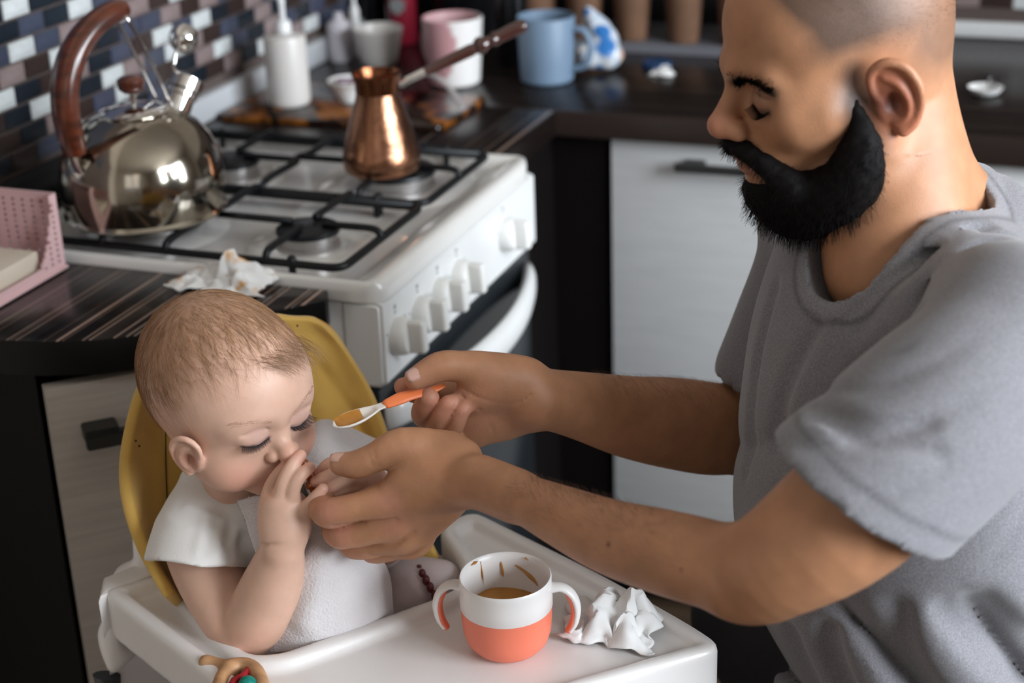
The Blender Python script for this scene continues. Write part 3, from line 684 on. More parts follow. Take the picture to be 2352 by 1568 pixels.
tag(obj('milk_pouch', np_mesh('milk_pouch', v, q), pouch_mat()), 'crumpled white and blue printed plastic pouch beside the blue mug', 'pouch')
c = OnZ(1508, 155, ZW); c[2] = ZW
tag(obj('bottle_cap', place(lathe_data([(.001, .004), (.020, .0035), (.0225, 0), (.0235, .0), (.0235, .009), (.022, .0105), (.001, .0105)], 32), c), mat('dark_blue_plastic', (.012, .05, .14), .4), None, 40), 'dark blue jar lid on the back worktop', 'lid')
def crumple(name, pts3, size, m, label, cat, seed=1, amp=.012, thick=.0008, n=34, aspect=.7):
    "a crumpled paper sheet: fold noise on a grid, solidified"
    vs_, fs = [], []; off = Vector((seed * 3.1, seed * 1.7, 0)); c = np.array(pts3)
    for j in range(n):
        for i in range(n):
            u, v = i / (n - 1) - .5, j / (n - 1) - .5
            q = Vector((u * 3.2, v * 3.2, 0)) + off
            r1 = abs(mnoise.noise(q)) * 1.4; r2 = abs(mnoise.noise(q * 2.3 + Vector((5, 5, 5)))) * .7; r3 = abs(mnoise.noise(q * 4.7)) * .3
            edge = max(0, 1 - (2 * max(abs(u), abs(v))) ** 3)
            z = amp * (.15 + r1 + r2 * .45 + r3 * .25) * (.35 + .65 * edge) + amp * .9 * math.exp(-((u - .15) ** 2 + (v - .1) ** 2) * 18)
            x = u * size * (1 + .3 * mnoise.noise(q * .9)) + .008 * mnoise.noise(q * 2); y = v * size * aspect * (1 + .35 * mnoise.noise(q * .9 + Vector((9, 0, 0)))) + .008 * mnoise.noise(q * 2 + Vector((3, 3, 0)))
            vs_.append((c[0] + x, c[1] + y, c[2] + max(.0006, z)))
    for j in range(n - 1):
        for i in range(n - 1): a = j * n + i; fs.append((a, a + 1, a + n + 1, a + n))
    o = obj(name, (vs_, fs), m, None, 50); md = o.modifiers.new('s', 'SOLIDIFY'); md.thickness = thick; md.offset = 1
    return tag(o, label, cat)
def stained_paper(name, base, stain, th=.60, scale=30):
    m, nt, N, L, b = new_mat(name); tc = N.new('ShaderNodeTexCoord'); n = N.new('ShaderNodeTexNoise'); n.inputs['Scale'].default_value = scale; n.inputs['Detail'].default_value = 3; L.new(tc.outputs['Object'], n.inputs['Vector'])
    k = N.new('ShaderNodeMapRange'); k.inputs['From Min'].default_value = th; k.inputs['From Max'].default_value = th + .12; L.new(n.outputs['Fac'], k.inputs[0])
    mx = N.new('ShaderNodeMix'); mx.data_type = 'RGBA'; L.new(k.outputs[0], mx.inputs['Factor']); mx.inputs['A'].default_value = (*base, 1); mx.inputs['B'].default_value = (*stain, 1); L.new(mx.outputs['Result'], b.inputs['Base Color'])
    b.inputs['Roughness'].default_value = .85; b.inputs['Subsurface Weight'].default_value = 0; return m
M_paper = stained_paper('stained_tissue', (.78, .77, .75), (.62, .30, .06), .56, 38)
M_tissue = mat('plain_tissue', (.76, .75, .74), .85)
c = OnZ(1520, 168, ZW); c[2] = ZW + .0
crumple('paper_scrap', (c[0] + .004, c[1] - .012, ZW), .036, M_tissue, 'tiny white paper scrap in front of the dark blue lid', 'paper', 5, .010, n=14)
# saucer with a small glass at the far right
c = OnZ(2262, 218, ZW); c[2] = ZW
e = empty('sink_cup', c, 'white shallow dish at the right edge of the back worktop', 'dish')
base_of(e, obj('body', place(lathe_data([(.001, 0), (.012, 0), (.020, .004), (.0255, .012), (.0245, .0125), (.018, .006), (.001, .004)], 32), c), M_tissue, None, 40))
c2 = c + V(.008, .014, .0048)
tag(obj('small_glass', place(lathe_data([(.001, 0), (.006, 0), (.0075, .020), (.007, .020), (.0055, .002), (.001, .002)], 24), c2), M_glass, None, 40), 'tiny clear glass standing in the white dish', 'glass')
# pots of seedlings in a grey tray
M_kraft = mat('brown_kraft_pot', (.17, .085, .045), .8, var=.3, vscale=15); M_leaf = mat('leaf_green', (.03, .045, .012), .6); M_soil = mat('dark_soil', (.012, .009, .007), .95)
M_greytray = mat('grey_plastic_tray', (.15, .15, .17), .5)
bm = bmesh.new(); bm_box(bm, (.252, 2.585, ZW), (.95, 2.745, ZW + .004)); bm_box(bm, (.252, 2.585, ZW + .0041), (.95, 2.590, ZW + .016)); bm_box(bm, (.252, 2.740, ZW + .0041), (.95, 2.745, ZW + .016))
tag(obj('seed_tray', bm, M_greytray), 'long grey plastic tray holding the brown pots', 'tray')
def pot():
    e = empty('seedling_pot', (0, 0, 0), 'x', 'plant pot', 'brown pots in the grey tray')
    base = obj('pot', lathe_data([(.001, 0), (.024, 0), (.026, .004), (.033, .094), (.035, .096), (.035, .102), (.033, .102), (.031, .088), (.001, .086)], 32), M_kraft, e, 40)
    lv = []
    for k in range(7):
        a = k * 2.4; r = .014 + .004 * (k % 3); tip = V(math.cos(a) * (r + .017), math.sin(a) * (r + .017), .145 + .012 * (k % 2)); b0 = V(math.cos(a) * .008, math.sin(a) * .008, .092); mid = (b0 + tip) / 2 + V(0, 0, .018)
        pts = catmull([b0, mid, tip], 4); lv.append(tube_data(pts, np.interp(np.linspace(0, 1, len(pts)), [0, .5, .75, 1], [.001, .0012, .009, .001]), 8, flat=.18))
    obj('leaves', join(*lv), M_leaf, e, True)['kind'] = 'stuff'
    obj('soil', lathe_data([(.0305, .088), (.001, .090)], 24), M_soil, e); return e
proto = pot(); xs = [.302, .386, .470, .560, .650, .742, .835]
labs = ['brown kraft seedling pot at the left end of the grey tray', 'brown kraft seedling pot second from the left in the tray', 'brown kraft seedling pot third from the left in the tray', 'brown kraft seedling pot fourth from the left in the tray', 'brown kraft seedling pot fifth from left, behind the man\'s forehead', 'brown kraft seedling pot sixth from left, hidden by the man\'s head', 'brown kraft seedling pot at the right end behind the man\'s head']
for i, x in enumerate(xs):
    if i == 0: r = proto
    else:
        r = proto.copy(); COL.objects.link(r)
        for ch in list(proto.children): c_ = ch.copy(); COL.objects.link(c_); c_.parent = r
    r.location = (x, 2.665, ZW + .0045); r.rotation_euler = (0, 0, i * 1.3); r['label'] = labs[i]
# dark kitchen clutter in the corner
def upright(name, px, y, w_, d_, h, m, label, cat, kindz='box', bev=.006):
    r = MV.T @ np.array([(px - 1176) / FPX, (60 - 784) / FPX, 1.0]); t = (y - CAM[1]) / r[1]; x = (CAM + r * t)[0]
    if kindz == 'box': return tag(box(name, (x - w_ / 2, y, ZW), (x + w_ / 2, y + d_, ZW + h), m, None, bev), label, cat), x
    return tag(obj(name, place(lathe_data([(.001, 0), (w_ * .46, 0), (w_ * .5, .004), (w_ * .5, h * .72), (w_ * .46, h * .78), (w_ * .2, h * .88), (w_ * .18, h - .004), (w_ * .19, h), (.001, h)], 36), (x, y, ZW)), m, None, 40), label, cat), x
M_gblack = mat('gloss_black', (.006, .006, .007), .12); M_mblack = mat('dark_matt', (.010, .009, .009), .6)
M_amberwood = mat('amber_wood', (.36, .15, .03), .4, var=.4, vscale=10, stretch=(3, 3, .5))
upright('coffee_machine', 1062, 2.60, .115, .14, .30, M_gblack, 'tall gloss black coffee machine in the back corner', 'appliance', bev=.02)
upright('black_canister', 850, 2.60, .060, .1, .22, M_gblack, 'gloss black canister behind the white cup', 'canister', 'cyl')
rc, rx = upright('red_can', 925, 2.575, .050, .1, .17, mat('red_can_paint', (.26, .012, .03), .35), 'red can with a grey shield emblem behind the pink mug', 'can', 'cyl')
em = prism('emblem', [(0, 0), (.012, .010), (.014, .022), (.007, .028), (-.007, .028), (-.014, .022), (-.012, .010)], 0, .001, mat('grey_print_emblem', (.25, .26, .26), .4), None)
em.location = (rx + .004, 2.575 - .0262, ZW + .052); em.rotation_euler = (PI / 2, 0, .1); em.parent = rc
upright('wooden_board', 690, 2.52, .045, .014, .26, M_amberwood, 'narrow amber wooden board standing in the corner', 'board')
upright('wooden_board', 815, 2.735, .17, .014, .24, M_amberwood, 'wide amber wooden board leaning on the back wall behind the white cup', 'board')
upright('spice_box', 640, 2.42, .045, .10, .26, M_mblack, 'tall dark box in the corner behind the pump bottle', 'box')
upright('black_jar', 745, 2.54, .062, .1, .17, M_mblack, 'dark squat jar between the two amber boards', 'jar', 'cyl')
upright('black_thermos', 1176, 2.47, .052, .1, .24, M_gblack, 'black thermos behind the blue mug', 'thermos', 'cyl')
upright('white_tube', 816, 2.47, .016, .1, .098, M_tissue, 'slim white tube left of the white cup', 'tube', 'cyl')
upright('white_bottle', 778, 2.43, .040, .1, .080, mat('pale_lilac_plastic', (.55, .52, .56), .35), 'small pale bottle left of the slim white tube', 'bottle', 'cyl')
# invented black box, added to fill the dark back of the corner
tag(box('dark_filler_box', (.03, 2.755, ZW), (.62, 2.806, ZW + .27), M_mblack, None, .006), 'long dark box added along the back wall', 'box')

# ------------------------------------------------------------ pink basket
M_pink = mat('pale_pink_plastic', (.62, .40, .40), .45)
bx0, bx1, by0, by1, bh = .028, .168, 1.268, 1.446, .088
bk = empty('plastic_basket', (.1, 1.36, ZW), 'perforated pale pink plastic basket on the short worktop', 'basket')
def perf(p0, p1, h, cut, nh):
    "perforated wall between two floor points; cut(s) gives its height at s in 0..1"
    p0 = V(*p0); p1 = V(*p1); L_ = np.linalg.norm(p1 - p0); cols = int(L_ / .0042) | 1; rws = int(h / .0032) | 1; vs_, fs = [], []
    for j in range(rws + 1):
        for i in range(cols + 1):
            s = i / cols; q = p0 + (p1 - p0) * s; z = min(h * j / rws, cut(s)); vs_.append((q[0], q[1], ZW + z))
    for j in range(rws):
        for i in range(cols):
            if i % 3 == 1 and j % 2 == 1 and 1 < j < rws - 1 and h * (j + 1.2) / rws < cut(min(i / cols, 1)) - .003: continue
            a = j * (cols + 1) + i; f = (a, a + 1, a + cols + 2, a + cols + 1)
            if len({vs_[k] for k in f}) < 4: continue
            fs.append(f)
    o = obj('side', (vs_, fs), M_pink); bm_ = bmesh.new(); bm_.from_mesh(o.data); bmesh.ops.remove_doubles(bm_, verts=bm_.verts[:], dist=1e-6); bm_.to_mesh(o.data); bm_.free()
    md = o.modifiers.new('s', 'SOLIDIFY'); md.thickness = .0022; md.offset = 0; return base_of(bk, o)
ucut = lambda s: bh if abs(s - .5) > .42 else (bh - .075 * min(1, ((.42 - abs(s - .5)) / .17)) ** .5 if abs(s - .5) > .25 else .013)
full = lambda s: bh
perf((bx1, by0, 0), (bx1, by1, 0), bh, ucut, 3); perf((bx0, by1, 0), (bx1, by1, 0), bh, full, 3); perf((bx0, by0, 0), (bx0, by1, 0), bh, full, 3); perf((bx0, by0, 0), (bx1, by0, 0), bh, full, 3)
base_of(bk, box('base', (bx0 - .001, by0 - .001, ZW), (bx1 + .004, by1 + .002, ZW + .004), M_pink, None, .0015))
tag(box('cream_box', (bx0 + .006, by0 + .006, ZW + .0045), (bx1 - .010, by1 - .03, ZW + .030), mat('cream_card', (.58, .50, .40), .6), None, .003), 'cream box lying inside the pink basket', 'box')
# tissue on the short worktop
crumple('used_napkin', (OnZ(522, 650, ZW)[0] + .0, OnZ(522, 650, ZW)[1] - .005, ZW + .0002), .105, M_paper, 'crumpled white napkin with orange stains on the striped worktop', 'napkin', 3, .022, n=48, aspect=.62)
# ------------------------------------------------------------ high chair
TZ = .700
BF = V(.875, -.484, 0); BL = V(.484, .875, 0)      # the child's facing direction and left-hand side
M_hcwhite = mat('high_chair_white_plastic', (.74, .71, .69), .30, coat=.2)
hc = empty('high_chair', (.66, 1.12, 0), 'white high chair with a mustard fabric backrest and a wide tray', 'high chair')
def surf_grid(rows, nu=8, nv=8):
    R_ = [catmull(r, nu) for r in rows]; cols = [catmull([r[i] for r in R_], nv) for i in range(len(R_[0]))]
    n, m = len(cols), len(cols[0]); vs_ = [cols[i][j] for i in range(n) for j in range(m)]
    return np.array(vs_), [(i * m + j, (i + 1) * m + j, (i + 1) * m + j + 1, i * m + j + 1) for i in range(n - 1) for j in range(m - 1)], n, m
crow = [[(466, 765, 1.525), (535, 742, 1.545), (620, 731, 1.565), (690, 731, 1.582), (738, 741, 1.588)],
        [(352, 860, 1.500), (440, 830, 1.545), (600, 800, 1.575), (730, 785, 1.598), (793, 806, 1.598)],
        [(308, 985, 1.480), (385, 960, 1.535), (600, 930, 1.580), (770, 905, 1.605), (853, 905, 1.598)],
        [(296, 1110, 1.462), (375, 1100, 1.525), (600, 1090, 1.570), (800, 1030, 1.595), (893, 1015, 1.585)],
        [(330, 1235, 1.455), (400, 1240, 1.515), (640, 1230, 1.560), (850, 1160, 1.580), (935, 1140, 1.570)],
        [(400, 1360, 1.450), (470, 1400, 1.505), (680, 1390, 1.535), (880, 1310, 1.56), (1010, 1285, 1.55)]]
v, f_, n_, m_ = surf_grid([[P(*q) for q in r] for r in crow], 12, 9)
def crease(p, a, b, wd, dep):
    a, b = P(*a), P(*b); ab = b - a; t = np.clip(((p - a) @ ab) / (ab @ ab), 0, 1); d = np.linalg.norm(p - a - t[:, None] * ab, axis=1); return dep * np.exp(-(d / wd) ** 2)
toc = CAM - v; toc /= np.linalg.norm(toc, axis=1, keepdims=True)
nse = np.array([mnoise.noise(Vector(p) * 14) for p in v]) * .004
hgt = nse - crease(v, (380, 955, 1.535), (383, 1180, 1.518), .0022, .007) + crease(v, (690, 830, 1.592), (780, 1010, 1.60), .016, .009) - crease(v, (735, 850, 1.598), (840, 1000, 1.60), .007, .011) - crease(v, (640, 760, 1.57), (740, 850, 1.595), .010, .004)
v = v + toc * hgt[:, None]
M_yellow = mat('mustard_canvas', (.64, .39, .085), .85, bump=.25, bscale=900, var=.13, vscale=26, sheen=.2)
M_seam = mat('seam_thread', (.05, .03, .01), .9)
o = obj('backrest', (v, f_), M_yellow, None, True); md = o.modifiers.new('s', 'SOLIDIFY'); md.thickness = .011; md.offset = 1
md2 = o.modifiers.new('b', 'SUBSURF'); md2.levels = md2.render_levels = 1; back = base_of(hc, o)
bpos = v.reshape(n_, m_, 3)
edge = np.concatenate([bpos[0, ::-1][::-1], bpos[:, -1], bpos[-1, ::-1], bpos[::-1, 0]])
sub(obj('seam', tube_data([P(380, 950, 1.5355), P(381, 1060, 1.5265), P(385, 1185, 1.5175)], .0007, 6), M_seam, None, True), back)
# small food specks on the cloth
for k, (x, y, d_) in enumerate(((312, 1012, 1.478), (320, 1024, 1.480), (683, 748, 1.578))):
    sub(obj('crumb', sphere_data(P(x, y, d_ - .006), .0011, 8, 6), M_seam), back)
# shell, seat and legs
M_hcgrey = mat('dark_grey_tube', (.045, .05, .055), .35, metal=.4)
S = Sdf()
S.chain([P(325, 1150, 1.53), P(326, 1215, 1.535), P(345, 1290, 1.545), P(400, 1380, 1.56)], [.006, .009, .014, .022], 0)
S.chain([P(400, 1340, 1.58), P(350, 1330, 1.56), P(303, 1334, 1.55)], [.022, .019, .0185], .012)
v, q = S.mesh(.0025); base_of(hc, obj('side_shell', np_mesh('side_shell', relax(v, q, 2), q), M_hcwhite))
HP = V(.645, 1.085, .50)   # middle of the seat
def hq(f, l, z): return HP[:2] + BF[:2] * f + BL[:2] * l
seatpoly = round_poly([hq(.10, -.13, 0), hq(.10, .15, 0), hq(-.16, .15, 0), hq(-.16, -.13, 0)], .04)
base_of(hc, prism('seat', seatpoly, .505, .545, M_hcwhite, None, .01))
base_of(hc, prism('back_shell', [hq(-.165, -.12, 0), hq(-.165, .14, 0), hq(-.195, .12, 0), hq(-.195, -.10, 0)], .50, .70, M_hcwhite, None, .006))
for f0, l0, f1, l1 in ((.08, -.13, .24, -.19), (.08, .15, .24, .21), (-.15, -.13, -.24, -.17), (-.15, .15, -.24, .19)):
    a_ = V(*hq(f0, l0, 0), .52); b_ = V(*hq(f1, l1, 0), .012); base_of(hc, obj('leg', tube_data([a_, b_], .013, 12), M_hcgrey, None, 40))
    sub(obj('foot', sphere_data(b_ + V(0, 0, .0), (.02, .02, .012), 16, 8), M_black, None, True), hc.children[-1])
base_of(hc, obj('tray_bracket', tube_data([P(245, 1550, 1.52), P(262, 1640, 1.54), V(*hq(.08, -.13, 0), .50)], .014, 12, flat=.5), M_hcgrey, None, 50))
base_of(hc, obj('tray_bracket', tube_data([V(*(OnZ(1060, 1200, .66)[:2] + BF[:2] * .05), .664), V(*hq(.05, .15, 0), .56)], .012, 12, flat=.5), M_hcgrey, None, 50))

# tray
out_px = [(228, 1350), (402, 1306), (470, 1392), (530, 1462), (572, 1498), (640, 1496), (740, 1462), (900, 1404), (1010, 1365), (1062, 1336), (1060, 1288), (1000, 1208), (1085, 1166), (1400, 1322), (1600, 1436), (1668, 1482), (741, 1751)]
rad = [.014, .020, .05, .03, .02, .02, .05, .05, .04, .02, .03, .02, .02, .1, .05, .028, .04]
tp = np.array(round_poly([OnZ(x, y, TZ)[:2] for x, y in out_px], rad, 5), np.float32)
def poly_sd(p2):
    a = tp; b = np.roll(tp, -1, 0); d = np.full(p2.shape[:-1], 9., np.float32); inside = np.zeros(p2.shape[:-1], bool)
    for i in range(len(a)):
        e = b[i] - a[i]; w_ = p2 - a[i]; t = np.clip((w_ @ e) / (e @ e + 1e-12), 0, 1); q = w_ - t[..., None] * e; d = np.minimum(d, (q * q).sum(-1))
        c = (a[i][1] > p2[..., 1]) != (b[i][1] > p2[..., 1])
        if e[1] != 0: inside ^= c & (p2[..., 0] < e[0] * (p2[..., 1] - a[i][1]) / e[1] + a[i][0])
    return np.where(inside, -1, 1) * np.sqrt(d)
def tray_fn(p):
    d2 = poly_sd(p[:, :, 0, :2])[:, :, None] if p.ndim == 4 else poly_sd(p[..., :2]); z = p[..., 2]
    def ext(dd, zlo, zhi, r):
        a = dd + r; b = np.maximum(zlo - z, z - zhi) + r; return np.minimum(np.maximum(a, b), 0) + np.sqrt(np.maximum(a, 0) ** 2 + np.maximum(b, 0) ** 2) - r
    def smax(a, b, k): h = np.maximum(k - np.abs(a - b), 0) / k; return np.maximum(a, b) + h * h * k * .25
    s = ext(d2 + 0 * z, TZ - .050, TZ, .006)
    s = smax(s, -ext(d2 + .017 + 0 * z, TZ - .0095, TZ + .1, .006), .008)
    s = smax(s, -ext(d2 + .0045 + 0 * z, TZ - .2, TZ - .0135, .002), .003)
    return s
S = Sdf(); S._add(tray_fn, [*tp.min(0), TZ - .05], [*tp.max(0), TZ], 0, 'add')
v, q = S.mesh(.0027, 22); v = relax(v, q, 1)
base_of(hc, obj('tray', np_mesh('tray', v, q), M_hcwhite)); TRAY = TZ - .0095
S = Sdf(); S.chain([P(262, 1400, 1.515), P(252, 1470, 1.515), P(262, 1528, 1.515)], [.008, .0095, .007], 0); S.chain([P(252, 1455, 1.515), P(280, 1500, 1.52), P(310, 1475, 1.53)], [.008, .009, .007], .01)
v, q = S.mesh(.0025); base_of(hc, obj('tray_clip', np_mesh('tray_clip', relax(v, q, 2), q), M_hcwhite))

# ------------------------------------------------------------ training cup
M_coral = mat('coral_plastic', (.82, .205, .12), .42, sss=.1, bump=.02, bscale=300); M_cupwhite = mat('cup_white_plastic', (.78, .75, .73), .33, sss=.05)
cc = OnZ(1167, 1486, TRAY); cc[2] = TRAY + .0003; CR = .0392
cup = empty('training_cup', cc, 'coral and white two-handled toddler cup of orange puree on the tray', 'cup')
base_of(cup, obj('body', place(lathe_data([(.001, 0), (.022, 0), (.0285, .003), (.0345, .010), (.0375, .020), (CR - .0008, .032), (CR - .0004, .0435)], 72, cap0=True), cc), M_coral, None, 50))
base_of(cup, obj('collar', place(lathe_data([(CR - .0004, .0430), (CR, .0435), (CR + .0002, .056), (CR - .0004, .066), (CR - .0002, .0695), (CR - .0012, .0712), (CR - .0026, .0700), (CR - .0034, .064), (CR - .0040, .050), (CR - .0055, .030), (.026, .012), (.001, .010)], 72), cc), M_cupwhite, None, 50))
M_puree = mat('orange_puree', (.50, .21, .03), .35, sss=.15, bump=.5, bscale=60, var=.2, vscale=70)
pv, pf = lathe_data([(CR - .0050, .0380), (CR - .008, .0385), (.020, .0380), (.008, .0384), (.001, .0386)], 64)
pv = np.array(pv); pv[:, 2] += .0016 * np.sin(pv[:, 0] * 90 + 1) * np.cos(pv[:, 1] * 120) + .05 * np.maximum(pv[:, 1] * .0, 0)
tag(obj('puree', place((pv, pf), cc), M_puree, None, True), 'orange vegetable puree inside the coral toddler cup', 'puree')
# smears of puree left on the inside wall
def smear(az0, z0, az1, z1, w0, k):
    pts = []; 
    for t in np.linspace(0, 1, 8):
        az = az0 + (az1 - az0) * t; z = z0 + (z1 - z0) * t; r = CR - .0036 - .0035 * max(0, (.064 - z)) / .03; pts.append(cc + V(r * math.cos(az), r * math.sin(az), z))
    return tube_data(pts, [w0 * max(.15, math.sin(PI * (.08 + .9 * t)) * (1 + .3 * math.sin(9 * t + k))) for t in np.linspace(0, 1, 8)], 8, flat=.8)
caz = math.atan2(-MV[2][1], -MV[2][0])
bk_ = math.atan2(MV[2][1], MV[2][0])
base_of(cup, obj('smears', join(smear(bk_ + .10, .063, bk_ + .06, .049, .0014, 1), smear(bk_ - .25, .060, bk_ - .95, .047, .0018, 2), smear(bk_ + .62, .068, bk_ + .6, .045, .0007, 3), smear(bk_ + .7, .0695, bk_ + .95, .0690, .0012, 4), smear(bk_ - .5, .069, bk_ - .6, .067, .0008, 5)), M_puree, None, True))['kind'] = 'stuff'
hd_ = math.atan2(-.10, 1.0) + math.atan2(MV[0][1], MV[0][0])
for sgn, az in ((1, hd_), (-1, hd_ + PI)):
    d = V(math.cos(az), math.sin(az), 0); t_ = np.cross(d, (0, 0, 1))
    pts = catmull([cc + d * (CR - .002) + V(0, 0, .060), cc + d * (CR + .008) + V(0, 0, .0605), cc + d * (CR + .0165) + V(0, 0, .054), cc + d * (CR + .0205) + V(0, 0, .042), cc + d * (CR + .0190) + V(0, 0, .028), cc + d * (CR + .0145) + V(0, 0, .019)], 6)
    h = base_of(cup, obj('handle', tube_data(pts, np.interp(np.linspace(0, 1, len(pts)), [0, .2, .6, 1], [.0072, .0058, .0062, .0048]), 16, up=d, flat=.55), M_cupwhite, None, 60))
    pi_ = [p - (d * .0022 if True else 0) - V(0, 0, .0012) for p in pts[int(len(pts) * .33):]]
    sub(obj('grip_pad', tube_data(pi_, np.interp(np.linspace(0, 1, len(pi_)), [0, .15, .8, 1], [.0035, .0050, .0050, .0040]), 16, up=d, flat=.62), M_coral, None, 60), h)

# tissue and wooden teether on the tray
def crumpled_tissue(name, c, size, seed, amp, label, aspect=.7):
    return crumple(name, c, size, M_tissue, label, 'tissue', seed, amp, n=44, aspect=aspect)
M_tissue2 = mat('thin_tissue', (.78, .76, .75), .9, trans=0)
c = OnZ(1405, 1452, TRAY)
o = crumpled_tissue('tissue', (c[0], c[1], TRAY + .0004), .082, 8, .026, 'crumpled white tissue beside the coral cup on the tray')
M_beech = mat('beech_wood', (.50, .27, .13), .5, var=.3, vscale=24, stretch=(1, 5, 1), bump=.08)
tc_ = OnZ(548, 1572, TRAY + .006); S = Sdf()
def tq(x, y, z=0): q = OnZ(548 + x, 1572 + y, TRAY + .006); return V(q[0], q[1], TRAY + .0072 + z)
S.chain([tq(-42, 2), tq(-30, -22), tq(0, -42), tq(34, -34), tq(52, 0), tq(50, 40), tq(10, 70), tq(-34, 52), tq(-44, 10)], [.0068] * 9, 0)
S.chain([tq(-22, -35), tq(-50, -45), tq(-74, -48)], [.0065, .0055, .0068], .006); S.chain([tq(-40, 10), tq(-64, 2), tq(-84, 14)], [.006, .0055, .0055], .006) if False else None
v, q = S.mesh(.0016); te = empty('wooden_teether', (tc_[0], tc_[1], TRAY), 'wooden teether ring with green and red beads at the tray\'s near edge', 'toy')
base_of(te, obj('ring', np_mesh('ring', relax(v, q, 1), q), M_beech))
base_of(te, obj('cord', tube_data([tq(-30, 30, .001), tq(-8, 2, .004), tq(12, -8, .004), tq(24, -30, .001)], .0032, 10), mat('red_bead', (.28, .006, .012), .4), None, 60))
base_of(te, obj('bead', sphere_data(tq(22, 10, .003), .0078, 24, 14), mat('green_bead', (.0, .17, .13), .3), None, True))
# ------------------------------------------------------------ people: shared helpers
def skin_mat(name, bump=.12, rough=.48, sss=.12, sc_=.004, mott=.10):
    m, nt, N, L, b = new_mat(name)
    at = N.new('ShaderNodeAttribute'); at.attribute_name = 'tint'; tc = N.new('ShaderNodeTexCoord')
    n = N.new('ShaderNodeTexNoise'); n.inputs['Scale'].default_value = 55; n.inputs['Detail'].default_value = 6; L.new(tc.outputs['Object'], n.inputs['Vector'])
    k = N.new('ShaderNodeMapRange'); k.inputs['From Min'].default_value = .35; k.inputs['From Max'].default_value = .65; k.inputs['To Min'].default_value = 1 - mott; k.inputs['To Max'].default_value = 1 + mott * .5; L.new(n.outputs['Fac'], k.inputs[0])
    mx = N.new('ShaderNodeVectorMath'); mx.operation = 'MULTIPLY'; L.new(at.outputs['Color'], mx.inputs[0]); L.new(k.outputs[0], mx.inputs[1]); L.new(mx.outputs[0], b.inputs['Base Color'])
    b.inputs['Roughness'].default_value = rough; b.inputs['Subsurface Weight'].default_value = sss; b.inputs['Subsurface Radius'].default_value = (1, .35, .2); b.inputs['Subsurface Scale'].default_value = sc_; b.inputs['Specular IOR Level'].default_value = .42
    n2 = N.new('ShaderNodeTexNoise'); n2.inputs['Scale'].default_value = 700; n2.inputs['Detail'].default_value = 4; L.new(tc.outputs['Object'], n2.inputs['Vector'])
    n3 = N.new('ShaderNodeTexVoronoi'); n3.inputs['Scale'].default_value = 900; L.new(tc.outputs['Object'], n3.inputs['Vector'])
    ad = N.new('ShaderNodeMath'); ad.operation = 'ADD'; L.new(n2.outputs['Fac'], ad.inputs[0]); L.new(n3.outputs['Distance'], ad.inputs[1])
    bp = N.new('ShaderNodeBump'); bp.inputs['Strength'].default_value = bump; bp.inputs['Distance'].default_value = .0006; L.new(ad.outputs[0], bp.inputs['Height']); L.new(bp.outputs[0], b.inputs['Normal'])
    return m
def blob(cols, v, c, r, col, s=1.0, power=2.0):
    "blend a colour in around a point; r scalar or 3 radii with axes R given as (r, R)"
    if isinstance(r, tuple): q = ((v - c) @ np.array(r[1])) / np.array(r[0]); d = np.sqrt((q * q).sum(1))
    else: d = np.linalg.norm(v - c, axis=1) / r
    w_ = s * np.exp(-d ** power); return cols * (1 - w_[:, None]) + np.array(col) * w_[:, None]
def seg_dist(v, pts):
    d = np.full(len(v), 9.)
    for a, b in zip(pts[:-1], pts[1:]):
        ab = b - a; t = np.clip(((v - a) @ ab) / (ab @ ab + 1e-12), 0, 1); d = np.minimum(d, np.linalg.norm(v - a - t[:, None] * ab, axis=1))
    return d
def line_blob(cols, v, pts, r, col, s=1.0, power=2.0):
    w_ = s * np.exp(-(seg_dist(v, np.array(pts)) / r) ** power); return cols * (1 - w_[:, None]) + np.array(col) * w_[:, None]
def project(S, p, off=0.0, it=4):
    p = np.array(p, np.float32)
    for _ in range(it):
        d = S.eval(p); e = .0008; g = np.stack([S.eval(p + np.array(o, np.float32)) - S.eval(p - np.array(o, np.float32)) for o in ((e, 0, 0), (0, e, 0), (0, 0, e))], -1)
        n = np.linalg.norm(g, axis=-1, keepdims=True) + 1e-9; g = g / n; sl = np.maximum(n[..., 0] / (2 * e), .5); p = p - g * ((d - off) / sl)[..., None]
    return p, g
class Head:
    def __init__(s, F, L, C, k=1.0):
        F = np.array(F) / np.linalg.norm(F); L = np.array(L) - F * (F @ L); L = L / np.linalg.norm(L); U = np.cross(F, L)
        s.A = np.stack([F, L, U], 1); s.C = np.array(C); s.k = k
    def __call__(s, f, l, u): return s.C + s.A @ (np.array([f, l, u], float) * s.k)
    def d(s, f, l, u): v = s.A @ np.array([f, l, u], float); return v / np.linalg.norm(v)
    def local(s, v): return ((v - s.C) @ s.A) / s.k
def dims(H, *r): return tuple(x * H.k for x in r)
